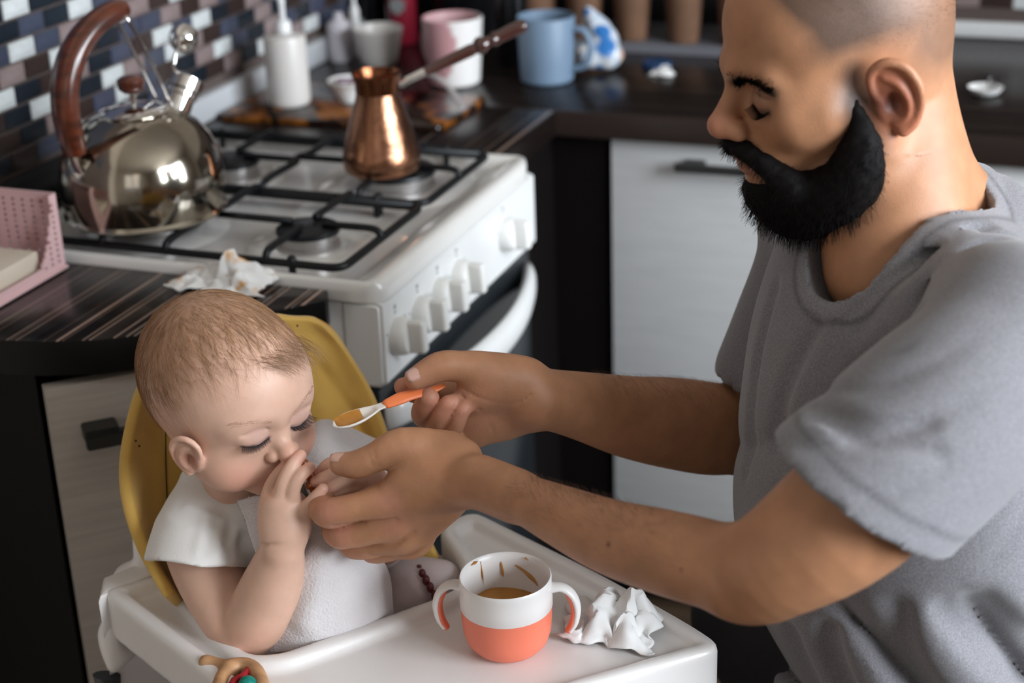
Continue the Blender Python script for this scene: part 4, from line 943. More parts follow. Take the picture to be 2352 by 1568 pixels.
def build_ear(S, H, c, side, size, pitch=0.0, flare=.55, sx=1.0):
    "c: local centre; side +1 = the head's left"
    up = H.d(math.sin(pitch), 0, math.cos(pitch)); fw = H.d(math.cos(pitch), 0, -math.sin(pitch)); out = H.d(0, side, 0)
    o = H(*c); z_ = size * H.k
    def E(x, y, z): return o + (fw * x * sx + up * y + out * (z + flare * max(0, .15 - x))) * z_
    R = np.stack([fw * math.cos(.5) - out * math.sin(.5), up, fw * math.sin(.5) + out * math.cos(.5)], 1)
    S.ell(E(-.09, .04, .03), (.31 * z_ * sx, .47 * z_, .06 * z_), R, .004)
    hx = [E(.10, .02, .04), E(.17, .20, .05), E(.12, .42, .08), E(-.08, .50, .10), E(-.28, .38, .10), E(-.36, .12, .10), E(-.30, -.14, .08), E(-.16, -.31, .05), E(-.03, -.37, .02)]
    S.chain(hx, [.055 * z_, .05 * z_, .055 * z_, .06 * z_, .06 * z_, .055 * z_, .05 * z_, .06 * z_, .095 * z_], .0015 if size < .05 else .002)
    S.chain([E(-.02, .32, .07), E(-.14, .20, .10), E(-.18, -.02, .10), E(-.10, -.20, .08), E(.04, -.26, .06)], [.035 * z_, .045 * z_, .045 * z_, .05 * z_, .04 * z_], .003)
    S.ell(E(.01, -.02, .14), (.12 * z_, .17 * z_, .13 * z_), R, .0025, 'sub')
    S.chain([E(.16, .05, .02), E(.155, -.06, .035), E(.12, -.17, .02)], [.04 * z_, .055 * z_, .05 * z_], .003)
    return E

# ------------------------------------------------------------ the child
BH = Head(Dv(.68, .42, -.60), Dv(.715, -.36, .60), P(530, 900, 1.41))
H = BH; S = Sdf(); A = H.A
SCALP = Sdf(); SCALP.ell(H(-.012, 0, .012), (.083, .0665, .070), A, 0); SCALP.ell(H(.024, 0, .016), (.0475, .053, .049), A, .02)
S.ell(H(-.012, 0, .012), (.083, .0665, .070), A, 0)
S.ell(H(.024, 0, .016), (.0475, .053, .049), A, .02)
S.ell(H(.018, 0, -.034), (.046, .052, .040), A, .022)
for s_ in (-1, 1):
    S.ell(H(.037, s_ * .0295, -.040), (.0245, .0245, .0235), A, .016)
    S.chain([H(.064, s_ * .006, .010), H(.062, s_ * .020, .013), H(.052, s_ * .034, .010)], [.006, .0065, .006], .014)
    S.ell(H(.083, s_ * .0220, .002), (.012, .0150, .0115), A, .013, 'sub')
    S.ell(H(.0600, s_ * .0228, .0005), (.0105, .0135, .0105), A, .005)
    S.chain([H(.0705, s_ * .0125, .0065), H(.0735, s_ * .021, .0093), H(.0665, s_ * .034, .0065)], [.0006, .0008, .0006], .003, 'sub')
S.ell(H(.004, 0, -.045), (.034, .048, .030), A, .02)
S.ell(H(.052, 0, -.042), (.022, .022, .020), A, .014)
S.ell(H(.050, 0, -.064), (.0165, .018, .013), A, .012)
S.chain([H(.060, 0, .0), H(.0695, 0, -.009), H(.0790, 0, -.0175)], [.0060, .0066, .0080], .008)
S.cone(H(.0815, 0, -.0188), H(.0815, 0, -.0188), .0084, .0083, .003)
for s_ in (-1, 1):
    S.cone(H(.0730, s_ * .0100, -.0222), H(.0735, s_ * .0098, -.0218), .0056, .0054, .002)
    S.cone(H(.0800, s_ * .0050, -.0290), H(.0760, s_ * .0056, -.0230), .0024, .0018, .0015, 'sub')
S.ell(H(.0705, 0, -.0405), (.0055, .0115, .0042), A, .004); S.ell(H(.0695, 0, -.0480), (.0055, .0100, .0042), A, .004)
S.ell(H(.0755, 0, -.0443), (.006, .0105, .0012), A, .0015, 'sub')
earE = build_ear(S, H, (.0310, -.0575, -.0235), -1, .045, .25, .42)
build_ear(S, H, (.0100, .0560, -.0235), 1, .045, .25, .42)
nhead = len(S.ops); SH = Sdf(); SH.ops = list(S.ops)
# neck, trunk, limbs
S.chain([H(-.012, 0, -.045), P(560, 1150, 1.465), P(600, 1190, 1.49)], [.034, .030, .040], .012)
S.chain([P(600, 1200, 1.49), P(650, 1330, 1.53), P(690, 1470, 1.56)], [.045, .045, .045], .02)
RS, RE, RW = P(468, 1225, 1.462), P(566, 1440, 1.425), P(648, 1262, 1.377)
S.chain([P(540, 1180, 1.475), RS, P(478, 1300, 1.452), P(525, 1405, 1.437), P(556, 1448, 1.432)], [.034, .034, .032, .0275, .0255], .010)
S.chain([P(560, 1452, 1.430), P(590, 1415, 1.418), P(622, 1350, 1.402), P(642, 1290, 1.386), RW], [.0255, .0275, .0262, .0212, .0178], .003)
# right hand, seen from the back, at the mouth
def HP_(x, y, d): return P(x, y, d)
S.chain([P(648, 1252, 1.374), P(654, 1215, 1.370), P(655, 1175, 1.369)], [.0170, .0185, .0165], .006)
S.ell(P(655, 1195, 1.370), (.0225, .027, .0125), np.stack([Dv(.98, .1, .15), Dv(-.1, 1, 0), Dv(-.15, 0, 1)], 1), .008)
bf = {'index': ([(620, 1160, 1.372), (621, 1120, 1.372), (646, 1082, 1.372), (668, 1060, 1.374)], [.0076, .0060, .0058, .0052]),
      'middle': ([(642, 1155, 1.366), (651, 1110, 1.358), (670, 1072, 1.359), (690, 1046, 1.366)], [.0076, .0062, .0060, .0052]),
      'ring': ([(668, 1160, 1.366), (674, 1120, 1.357), (690, 1092, 1.356), (711, 1074, 1.362)], [.0076, .0062, .0058, .0050]),
      'little': ([(692, 1182, 1.366), (712, 1156, 1.358), (728, 1139, 1.354), (742, 1122, 1.353)], [.0074, .0058, .0054, .0047]),
      'thumb': ([(640, 1205, 1.385), (628, 1160, 1.392), (640, 1125, 1.396)], [.0095, .0080, .0068])}
bnails = []
for nme, (pp, rr_) in bf.items():
    pts = [P(*q) for q in pp]; base = pts[0]; S.chain(pts, rr_, .0010)
    if nme != 'thumb':
        w0 = P(652, 1215, 1.371); S.chain([w0 + (base - w0) * .35, base], [.0080, rr_[0] * .95], .009)
        bnails.append((pts[-1], pts[-1] - pts[-2]))
# wrist crease
for q in () if True else ((637, 1160, 1.3625), (664, 1165, 1.3605), (690, 1182, 1.362)): S.cone(P(q[0], q[1], q[2] - .0045), P(q[0], q[1], q[2] - .0045), .0020, .0019, .009, 'sub')
S.chain([P(596, 1252, 1.366), P(630, 1250, 1.355), P(665, 1256, 1.352), P(695, 1268, 1.362)], [.0008] * 4, .0035, 'sub')
# left arm and hand, held by the man
S.chain([P(730, 1150, 1.53), P(800, 1180, 1.52), P(880, 1230, 1.48), P(880, 1170, 1.44), P(858, 1122, 1.396)], [.034, .032, .026, .022, .0165], .010)
S.ell(P(828, 1108, 1.386), (.0215, .019, .0115), np.stack([Dv(.97, .12, .2), Dv(-.12, .9, .3), Dv(-.2, -.3, .9)], 1), .008)
lf = [([(812, 1080, 1.384), (785, 1062, 1.376), (755, 1066, 1.372), (733, 1088, 1.376)], [.0070, .0058, .0055, .0048]),
      ([(818, 1092, 1.378), (790, 1080, 1.368), (752, 1094, 1.364), (724, 1106, 1.367)], [.0070, .0058, .0055, .0048]),
      ([(822, 1108, 1.376), (796, 1104, 1.367), (764, 1118, 1.365), (744, 1127, 1.369)], [.0070, .0056, .0053, .0046]),
      ([(828, 1124, 1.378), (805, 1124, 1.370), (778, 1133, 1.369), (760, 1140, 1.372)], [.0066, .0052, .0049, .0043])]
for pp, rr_ in lf: S.chain([P(*q) for q in pp], rr_, .0008)
S.chain([P(830, 1085, 1.392), P(800, 1078, 1.400), P(775, 1092, 1.400)], [.009, .0078, .0065], .003)
# legs under the tray
for a_ in (1, -1):
    hip = V(*hq(.0, a_ * .06, 0), .600); knee = V(*hq(.15, a_ * .10, 0), .605); foot = V(*hq(.19, a_ * .09, 0), .47)
    S.chain([hip, knee], [.040, .034], .02); S.chain([knee, foot, foot + BF * .05], [.032, .024, .018], .01)
S.chain([P(690, 1470, 1.56), V(*hq(-.02, 0, 0), .615)], [.045, .045], .02)
v, q = S.mesh(.0016)
me = np_mesh('body', v, q)
lc = H.local(v); n_ = len(v)
base = np.array([.655, .410, .305]); cols = np.tile(base, (n_, 1))
hd_mask = np.linalg.norm(lc, axis=1) < .125
# scalp under thin hair
fl, ll, ul = lc[:, 0], lc[:, 1], lc[:, 2]
nz_ = vnoise(v, 12) * .008
hairline = np.clip((ul - (.022 + 1.05 * np.maximum(fl, -.01) - .35 * np.maximum(-fl - .0, 0) * 1.2 - 0.0) + nz_ + .004) / .030, 0, 1) * hd_mask
hairline = np.maximum(hairline, np.clip((-.030 - fl + nz_) / .03, 0, 1) * (ul > -.05) * hd_mask)
cols = cols * (1 - .62 * hairline[:, None]) + np.array([.34, .185, .10]) * (.62 * hairline[:, None])
for s_ in (-1, 1):
    cols = blob(cols, v, H(.058, s_ * .036, -.040), .020, (.70, .30, .21), .50)
    cols = blob(cols, v, H(.072, s_ * .022, .003), .010, (.52, .33, .32), .45)
    cols = line_blob(cols, v, [H(.070, s_ * .008, .0150), H(.069, s_ * .022, .0190), H(.056, s_ * .038, .0150)], .0030, (.44, .24, .16), .4)
    cols = line_blob(cols, v, [H(.071, s_ * .0115, -.0030), H(.0715, s_ * .022, -.0068), H(.064, s_ * .034, -.0048)], .0017, (.07, .03, .035), .95)
    cols = blob(cols, v, H(.006, s_ * .070, -.024), .022, (.66, .27, .17), .35)
cols = blob(cols, v, earE(.02, -.02, .06), .008, (.34, .09, .05), .75)
cols = blob(cols, v, H(.084, 0, -.021), .009, (.68, .29, .20), .55)
for s_ in (-1, 1): cols = blob(cols, v, H(.080, s_ * .0050, -.0265), .0028, (.28, .08, .06), .8)
cols = blob(cols, v, H(.074, 0, -.044), ((.008, .013, .008), A), (.60, .20, .17), .8)
for nme, (pp, rr_) in bf.items(): cols = blob(cols, v, P(*pp[-1]), .009, (.72, .33, .25), .4)
for pp, rr_ in lf: cols = blob(cols, v, P(*pp[-1]), .009, (.72, .32, .24), .4)
for q_ in ((654, 1108), (668, 1118), (676, 1132), (692, 1100)): cols = blob(cols, v, P(q_[0], q_[1], 1.358), .004, (.60, .28, .19), .3)
cols = blob(cols, v, P(566, 1480, 1.42), .030, (.66, .32, .22), .5)
set_color(me, cols)
child = empty('person', (.66, 1.085, .546), 'baby in white top and terry bib sitting in the high chair, fingers at mouth', 'person')
M_skin_b = skin_mat('child_skin', .05, .46, .22, .005, .05)
cbody = base_of(child, obj('body', me, M_skin_b))
# hair: fine strands combed from the crown
def in_hair(lp, soft):
    f_, l_, u_ = lp[:, 0], lp[:, 1], lp[:, 2]
    a = (u_ - (.024 + .95 * np.maximum(f_, -.01))) > rng.normal(size=len(f_)) * .006; b = (f_ < -.030 + rng.normal(size=len(f_)) * .005) & (u_ > -.058 - .35 * f_ * 0)
    return a | b
N = 8500; u_ = rng.normal(size=(N, 3)); u_ /= np.linalg.norm(u_, axis=1, keepdims=True)
lp = u_ * np.array([.083, .0665, .070]) + np.array([-.012, 0, .012]); lp = lp[in_hair(lp, 0)]; N = len(lp)
crown = np.array([-.055, -.008, .068]); t_ = lp - crown; t_[:, 2] -= .02 * (lp[:, 0] < -.02); t_[:, 0] += np.where(lp[:, 0] > -.02, .02, 0) ; t_ += rng.normal(size=t_.shape) * .010
t_ /= np.linalg.norm(t_, axis=1, keepdims=True)
Ls = rng.uniform(.014, .034, N) * np.where(lp[:, 0] > .02, 1.2, 1.0) * np.where(lp[:, 2] < .0, .6, 1)
K_ = 7; path = np.zeros((N, K_, 3)); p = (lp @ A.T) + H.C; dirw = t_ @ A.T; p, g = project(SCALP, p, .0002, 3)
curl = rng.normal(size=(N, 3)) * .22
for k in range(K_):
    path[:, k] = p
    dirw = dirw - g * (dirw * g).sum(1, keepdims=True); dirw /= np.linalg.norm(dirw, axis=1, keepdims=True) + 1e-9
    dirw = dirw + np.cross(g, dirw) * (curl[:, :1] * .5); p = p + dirw * (Ls / (K_ - 1))[:, None]
    p, g = project(SCALP, p, .0004 + .0016 * (k + 1) / K_ , 1)
lift = np.linspace(0, 1, K_)[None, :, None] ** 2
fr = (lp[:, 0] > .015)[:, None, None]
path = path + fr * lift * (rng.uniform(0, .0035, (N, 1, 1)) * (path - H.C) / np.linalg.norm(path - H.C, axis=2, keepdims=True))
M_hairb = mat('fine_light_brown_hair', (.30, .165, .085), .38, attr='tint')
hm = strand_mesh('hair', path, .00011, .00005)
hc_ = np.repeat(np.array([.33, .18, .088]) * rng.uniform(.5, 1.7, (N, 1)), K_ * 3, 0); set_color(hm, hc_)
sub(obj('hair', hm, M_hairb), cbody)['kind'] = 'stuff'
# a tuft at the forehead
tuft = []
for k in range(190):
    l0 = rng.uniform(-.012, .044); st_ = H(.052 + rng.uniform(-.012, .004), l0, .058 + rng.uniform(-.006, .008)); e_ = H(.070 + rng.uniform(-.006, .006), l0 * .65 + .020 + rng.normal() * .003, .050 + rng.normal() * .004); m_ = (st_ + e_) / 2 + H.d(.6, .1, .8) * rng.uniform(.002, .006)
    a_ = catmull([st_, m_, e_], 4); tuft.append(a_)
tm = strand_mesh('hair_tuft', np.array(tuft), .00014, .00005); set_color(tm, np.repeat(np.array([.30, .17, .09]) * rng.uniform(.5, 1.6, (len(tuft), 1)), 9 * 3, 0))
sub(obj('hair_tuft', tm, M_hairb), cbody)['kind'] = 'stuff'
# eyelashes
def lash_set(H, S, raws, dirs, ups, lens, name, m, r0_, r1_, parent):
    p0, g_ = project(S, np.array(raws), 0, 3); out = []
    for a_, d_, u_, ln in zip(p0, dirs, ups, lens): out.append(catmull([a_, a_ + d_ * ln * .55, a_ + d_ * ln * .8 + u_ * ln * .25], 3))
    o_ = sub(obj(name, strand_mesh(name, np.array(out), r0_, r1_), m), parent); o_['kind'] = 'stuff'; return o_
raws, dirs, ups, lens = [], [], [], []
for s_ in (-1, 1):
    for k in range(46):
        t = k / 45; raws.append(H(.0712 - .007 * t ** 2, s_ * (.0115 + .0215 * t), -.0030 - .0040 * math.sin(PI * t))); dirs.append(H.d(.75, s_ * (.1 + .6 * t), -.62 + rng.normal() * .08)); ups.append(H.d(.7, s_ * .5 * t, .35)); lens.append(.0050 + .0028 * t + rng.normal() * .0005)
M_lash = mat('dark_lashes', (.010, .004, .006), .5)
lash_set(H, SH, raws, dirs, ups, lens, 'eyelashes', M_lash, .00030, .00010, cbody)
raws, dirs, ups, lens = [], [], [], []
for s_ in (-1, 1):
    for k in range(70):
        t = rng.uniform(0, 1); raws.append(H(.070 - .014 * t ** 2, s_ * (.008 + .030 * t), .0150 + .0040 * math.sin(PI * t * .8) + rng.normal() * .0010)); dirs.append(H.d(-.15 - .5 * t, s_ * 1, .25 + rng.normal() * .2)); ups.append(H.d(.8, s_ * .4, .3)); lens.append(.0034)
lash_set(H, SH, raws, dirs, ups, lens, 'eyebrows', mat('pale_brows', (.34, .18, .11), .5), .00009, .00004, cbody)
# nails
M_nailb = mat('child_nail', (.72, .40, .33), .25, coat=.4)
for tip, d_ in [(P(689, 1049, 1.3605), 0), (P(710, 1077, 1.3570), 0), (P(727, 1103, 1.3625), 1), (P(748, 1123, 1.3650), 1)]:
    pass

# clothes: white top, terry bib, trousers
M_top = mat('white_cotton_knit', (.72, .70, .67), .85, bump=.35, bscale=650, sheen=.2, bdist=.0008)
S = Sdf()
S.chain([P(600, 1185, 1.485), P(650, 1330, 1.53), P(690, 1470, 1.565)], [.055, .072, .076], .02)
S.chain([P(500, 1118, 1.470), P(575, 1170, 1.470), P(650, 1160, 1.49)], [.022, .030, .03], .012)
S.chain([P(455, 1110, 1.475), P(470, 1175, 1.470), P(490, 1225, 1.468)], [.016, .030, .036], .010)
S.chain([P(530, 1175, 1.478), P(468, 1210, 1.462), P(452, 1270, 1.448), P(448, 1320, 1.440)], [.034, .0375, .0420, .0465], .010)
S.ell(P(398, 1262, 1.452), (.020, .010, .014), None, .008)
S.chain([P(700, 1130, 1.53), P(790, 1150, 1.53), P(850, 1210, 1.51)], [.040, .042, .040], .012)
S.chain([P(452, 1235, 1.452), P(455, 1300, 1.443), P(470, 1360, 1.438)], [.031, .0400, .043], .002, 'sub')
S.half(P(455, 1296, 1.44), Dv(-.03, 1, -.10), .0015, 'cut', P(455, 1296, 1.44) - .075, P(455, 1296, 1.44) + .075) if False else None
hemc, hemn = P(455, 1293, 1.44).astype(np.float32), Dv(-.06, .98, -.15).astype(np.float32)
S._add(lambda p: np.maximum(-((p - hemc) @ hemn), np.linalg.norm(p - hemc, axis=-1) - .085), hemc - .085, hemc + .085, .0015, 'sub') 
for i_, (fn, l_, h_, k_, m__) in enumerate(S.ops): pass
def nsub(p):   # neck opening
    return _rc(p, H(-.010, 0, -.050).astype(np.float32), P(565, 1142, 1.466).astype(np.float32), .034, .027)
cN = P(560, 1130, 1.462); S._add(nsub, cN - .09, cN + .09, .004, 'sub')
cl_ = lambda p: (vnoise(p, 14) * .0016 + (1 - np.abs(vnoise(p, 8, 3.0))) ** 4 * -.0022).astype(np.float32)
S.disp(cl_)
for ln_ in ([(432, 1165, 1.43), (480, 1172, 1.42), (535, 1192, 1.42), (572, 1215, 1.42)], [(445, 1178, 1.43), (420, 1225, 1.42), (405, 1268, 1.41)], [(475, 1188, 1.42), (462, 1235, 1.41), (452, 1275, 1.40)], [(512, 1198, 1.42), (508, 1240, 1.41), (505, 1275, 1.40)], [(545, 1212, 1.42), (560, 1250, 1.41), (562, 1285, 1.41)]):
    gp = project(S, np.array([P(*t_) for t_ in ln_]), -.0016, 4)[0]; S.chain([*gp], [.0022, *([.0030] * (len(gp) - 2)), .0012], .006)
S.chain([P(452, 1100, 1.470), P(490, 1150, 1.452), P(535, 1176, 1.442), P(580, 1172, 1.438)], [.008, .011, .0115, .011], .006)
v, q = S.mesh(.0025); v = relax(v, q, 1); sub(obj('white_top', np_mesh('white_top', v, q), M_top), cbody)
# bib
M_terry = mat('terry_cloth', (.70, .665, .67), .95, bump=.6, bscale=420, sheen=.3, bdist=.002, var=.05, vscale=40)
S = Sdf()
def thin(p, poly, d0, slope, th):  # not used
    return p
bibrows = [[(548, 1150, 1.418), (600, 1137, 1.412), (660, 1150, 1.415), (740, 1150, 1.43), (800, 1150, 1.45)],
           [(572, 1215, 1.408), (640, 1220, 1.405), (720, 1215, 1.405), (800, 1240, 1.425), (858, 1262, 1.452)],
           [(598, 1300, 1.418), (680, 1300, 1.400), (760, 1295, 1.402), (838, 1300, 1.425), (888, 1322, 1.458)],
           [(600, 1400, 1.430), (690, 1395, 1.405), (770, 1385, 1.408), (845, 1380, 1.430), (896, 1392, 1.462)],
           [(590, 1500, 1.445), (680, 1490, 1.425), (770, 1470, 1.425), (850, 1450, 1.44), (900, 1435, 1.468)]]
v, f_, a_, b_ = surf_grid([[P(*q) for q in r] for r in bibrows], 14, 14)
toc = CAM - v; toc /= np.linalg.norm(toc, axis=1, keepdims=True)
hgt = np.array([mnoise.noise(Vector(p) * 26) * .0045 + mnoise.noise(Vector(p) * 90) * .0010 for p in v]) - crease(v, (705, 1240, 1.40), (650, 1330, 1.41), .006, .010) + crease(v, (760, 1230, 1.40), (700, 1420, 1.41), .010, .006) - crease(v, (790, 1255, 1.42), (840, 1330, 1.43), .010, .004)
v = v + toc * hgt[:, None]
bib = obj('bib', (v, f_), M_terry, cbody, True); md = bib.modifiers.new('s', 'SOLIDIFY'); md.thickness = .004; md.offset = -1; md = bib.modifiers.new('b', 'SUBSURF'); md.levels = md.render_levels = 1
def terry(v, f_, n, L0, nm, seedn):
    v = np.asarray(v); fa = np.array(f_); r_ = np.random.default_rng(seedn); k = r_.integers(0, len(fa), n); uu = r_.uniform(0, 1, (n, 1)); ww = r_.uniform(0, 1, (n, 1)); c = v[fa[k]]
    p = (c[:, 0] * (1 - uu) + c[:, 1] * uu) * (1 - ww) + (c[:, 3] * (1 - uu) + c[:, 2] * uu) * ww
    nn = np.cross(c[:, 1] - c[:, 0], c[:, 3] - c[:, 0]); nn /= np.linalg.norm(nn, axis=1, keepdims=True) + 1e-12; nn *= np.sign(((CAM - p) * nn).sum(1, keepdims=True))
    j = r_.normal(size=(n, 3)); d1 = nn + j * .45; d1 /= np.linalg.norm(d1, axis=1, keepdims=True); d2 = nn * .3 + j * .8
    pts = np.stack([p, p + d1 * L0 * .6, p + d1 * L0 * .9 + d2 * L0 * .35], 1); m_ = strand_mesh(nm, pts, .00034, .00026); return m_
sub(obj('terry_loops', terry(v, f_, 26000, .0020, 'terry_loops', 3), M_terry), bib)['kind'] = 'stuff'
bib2 = [[(722, 985, 1.500), (745, 970, 1.505), (790, 985, 1.520), (840, 1008, 1.53), (868, 1022, 1.54)],
        [(705, 1040, 1.475), (745, 1035, 1.475), (800, 1045, 1.490), (860, 1060, 1.51), (895, 1062, 1.53)],
        [(700, 1100, 1.455), (750, 1100, 1.450), (810, 1110, 1.460), (870, 1120, 1.485), (905, 1120, 1.51)],
        [(720, 1165, 1.435), (770, 1170, 1.430), (820, 1185, 1.440), (870, 1200, 1.465), (900, 1210, 1.49)]]
v2, f2, a_, b_ = surf_grid([[P(*q) for q in r] for r in bib2], 12, 12)
toc = CAM - v2; toc /= np.linalg.norm(toc, axis=1, keepdims=True)
v2 = v2 + toc * (np.array([mnoise.noise(Vector(p) * 30) * .003 for p in v2]) - crease(v2, (780, 1010, 1.49), (860, 1080, 1.50), .010, .012))[:, None]
b2 = obj('bib_shoulder', (v2, f2), M_terry, bib, True); md = b2.modifiers.new('s', 'SOLIDIFY'); md.thickness = .006; md.offset = -1; md = b2.modifiers.new('b', 'SUBSURF'); md.levels = md.render_levels = 1
o = obj('terry_loops', terry(v2, f2, 12000, .0022, 'terry_loops', 4), M_terry, bib); o['kind'] = 'stuff'
# trousers
M_knit = mat('mauve_knit', (.52, .43, .42), .9, bump=.5, bscale=350, bdist=.0015)
S = Sdf()
S.chain([P(800, 1440, 1.55), P(880, 1400, 1.53), P(955, 1352, 1.525), P(1005, 1345, 1.535)], [.055, .044, .030, .026], .01)
S.chain([P(840, 1300, 1.60), P(940, 1305, 1.60), P(1040, 1320, 1.60)], [.030, .020, .014], .01)
S.disp(lambda p: np.sin(p[..., 0] * 160 + p[..., 2] * 200) * .0008)
v, q = S.mesh(.0028); sub(obj('trousers', np_mesh('trousers', relax(v, q, 1), q), M_knit), cbody)
ring = []; c_ = P(990, 1365, 1.520); ax_ = Dv(.86, -.45, .2); Rr = frame_z(ax_)
for k in range(22):
    a = 2 * PI * k / 22; ring.append(sphere_data(c_ + Rr @ V(.0285 * math.cos(a), .0285 * math.sin(a), 0), (.0036, .0036, .0055), 8, 6))
sub(obj('cuff_beads', join(*ring), mat('dark_red_cuff', (.10, .012, .012), .4), None, True), cbody)['kind'] = 'stuff'
# amber beads held at the mouth
M_amber = mat('amber_bead', (.45, .10, .015), .12, coat=.8, trans=.3)
am = empty('bead_teether', P(716, 1105, 1.385), 'string of small amber beads held between the baby\'s two hands', 'beads')
for k, (x, y, d_) in enumerate(((697, 1064, 1.374), (707, 1082, 1.376), (716, 1098, 1.374), (714, 1113, 1.370), (724, 1124, 1.374), (730, 1104, 1.382), (722, 1088, 1.384))):
    base_of(am, obj('bead', sphere_data(P(x, y, d_), (.0048, .0048, .0044), 14, 9), M_amber, None, True))
# ------------------------------------------------------------ the man
_th = math.radians(9); _ph = math.radians(13)
Fl = np.array([-math.cos(_th), .39 * math.sin(_th), -.92 * math.sin(_th)]); Fv = math.cos(_ph) * Fl + math.sin(_ph) * np.array([.033, .92, .39])
Lv = np.array([math.sin(_th), .39 * math.cos(_th), -.92 * math.cos(_th)])
MH = Head(MV.T @ Fv, MV.T @ Lv, (0, 0, 0), .94)
MH.C = P(2016, 240, 1.205) - MH.A @ np.array([0, .072, -.012]) * .94
H = MH; A = H.A; S = Sdf()
S.ell(H(-.006, 0, .048), (.0846, .0696, .0771), A, 0)
S.ell(H(.036, 0, .044), (.050, .060, .052), A, .02)
S.ell(H(.030, 0, -.012), (.056, .060, .055), A, .025)
S.chain([H(.074, -.042, .020), H(.087, -.016, .022), H(.088, 0, .022), H(.087, .016, .022), H(.074, .042, .020)], [.009, .010, .009, .010, .009], .014)
S.ell(H(.066, 0, -.050), (.030, .032, .030), A, .016)
for s_ in (-1, 1):
    S.cone(H(.058, s_ * .046, -.014), H(.040, s_ * .058, -.012), .019, .014, .02)
    S.chain([H(-.004, s_ * .060, -.025), H(.008, s_ * .056, -.058), H(.044, s_ * .034, -.080), H(.070, 0, -.082)], [.016, .018, .017, .017], .018)
    S.ell(H(.098, s_ * .033, .006), (.016, .020, .013), A, .016, 'sub')
    S.ell(H(.0725, s_ * .0325, .0035), (.0130, .0150, .0125), A, .004)
    S.chain([H(.082, s_ * .022, .011), H(.0865, s_ * .032, .0125), H(.076, s_ * .047, .008)], [.0008, .0012, .0008], .003, 'sub')
    S.cone(H(.098, s_ * .0125, -.0235), H(.100, s_ * .0115, -.0225), .0085, .0080, .004)
    S.cone(H(.106, s_ * .0065, -.033), H(.101, s_ * .0075, -.026), .0036, .0025, .002, 'sub')
S.cone(H(.070, 0, -.084), H(.072, 0, -.080), .017, .016, .012)
S.chain([H(.083, 0, .020), H(.093, 0, .004), H(.104, 0, -.012), H(.1085, 0, -.019)], [.0070, .0078, .0090, .0108], .008)
S.ell(H(.095, 0, -.0490), (.0075, .020, .0048), A, .004); S.ell(H(.0925, 0, -.0585), (.0075, .017, .0052), A, .004)
mE = build_ear(S, H, (-.008, .0735, -.010), 1, .068, .22, .42, .84); build_ear(S, H, (-.008, -.0735, -.010), -1, .068, .22, .42, .84)
MHS = Sdf(); MHS.ops = list(S.ops)
# neck, trunk and arms
NB = P(2070, 600, 1.285)
S.chain([H(-.026, 0, .000), H(-.028, 0, -.05), NB], [.056, .056, .061], .02)
S.chain([H(-.030, 0, -.075), P(2225, 500, 1.33), P(2290, 620, 1.33)], [.036, .034, .040], .03)
SHL, SHR = P(2345, 780, 1.13), P(1905, 455, 1.49)
S.chain([SHR, P(2110, 660, 1.34), SHL], [.042, .050, .042], .03)
TC = P(2085, 1040, 1.38); HIP = P(2118, 1700, 1.50)
Lat = SHL - SHR; Lat /= np.linalg.norm(Lat); Up = (P(2095, 600, 1.30) - HIP); Up -= Lat * (Up @ Lat); Up /= np.linalg.norm(Up); Fr = np.cross(Lat, Up); RT = np.stack([Fr, Lat, Up], 1)
S.chain([P(2110, 640, 1.33), TC, HIP], [.05, .06, .08], .03)
# left arm (nearer the viewer)
S.chain([SHL, P(2180, 960, 1.09), P(1960, 1170, 1.085), P(1805, 1280, 1.10), P(1715, 1318, 1.12)], [.044, .047, .0465, .0385, .0335], .012)
S.chain([P(1750, 1328, 1.115), P(1640, 1298, 1.135), P(1520, 1266, 1.165), P(1400, 1232, 1.198), P(1290, 1185, 1.235), P(1190, 1140, 1.27), P(1100, 1105, 1.302)], [.0280, .0305, .0300, .0272, .0230, .0185, .0180], .010)
S.cone(P(1752, 1352, 1.118), P(1742, 1348, 1.118), .011, .011, .014)
# left hand, back of the hand to the viewer
hx = Dv(-.93, .37, .05); hy = Dv(.28, .80, .5); hy = hy - hx * (hx @ hy); hy /= np.linalg.norm(hy); RHh = np.stack([hx, hy, np.cross(hx, hy)], 1)
S.chain([P(1180, 1138, 1.275), P(1100, 1108, 1.304), P(1040, 1110, 1.322), P(970, 1128, 1.333)], [.0180, .0190, .0235, .0220], .014)
S.ell(P(985, 1125, 1.335), (.043, .034, .0165), RHh, .012)
S.ell(P(1010, 1065, 1.330), (.034, .020, .017), RHh, .014)
L_idx = [P(900, 1148, 1.336), P(820, 1165, 1.332), P(757, 1178, 1.340), P(738, 1160, 1.360), P(752, 1138, 1.374)]
L_mid = [P(912, 1195, 1.346), P(845, 1218, 1.346), P(782, 1226, 1.356), P(770, 1202, 1.378), P(790, 1177, 1.390)]
L_rng = [P(930, 1225, 1.354), P(870, 1248, 1.362), P(812, 1252, 1.373), P(800, 1225, 1.386), P(815, 1205, 1.398)]
L_lit = [P(955, 1240, 1.366), P(905, 1260, 1.378), P(855, 1266, 1.388), P(842, 1240, 1.394), P(855, 1222, 1.402)]
for pp, r_ in ((L_idx, [.0142, .0122, .0128, .0108, .0090]), (L_mid, [.0138, .0122, .0126, .0108, .0090]), (L_rng, [.0130, .0114, .0116, .0100, .0086]), (L_lit, [.0118, .0098, .0100, .0088, .0076])):
    S.chain(pp, r_, .0010)
    w0 = P(1050, 1120, 1.330); S.chain([w0 + (pp[0] - w0) * .35, pp[0], pp[0] + (pp[1] - pp[0]) * .3], [.0125, r_[0], r_[0] * .92], .010)
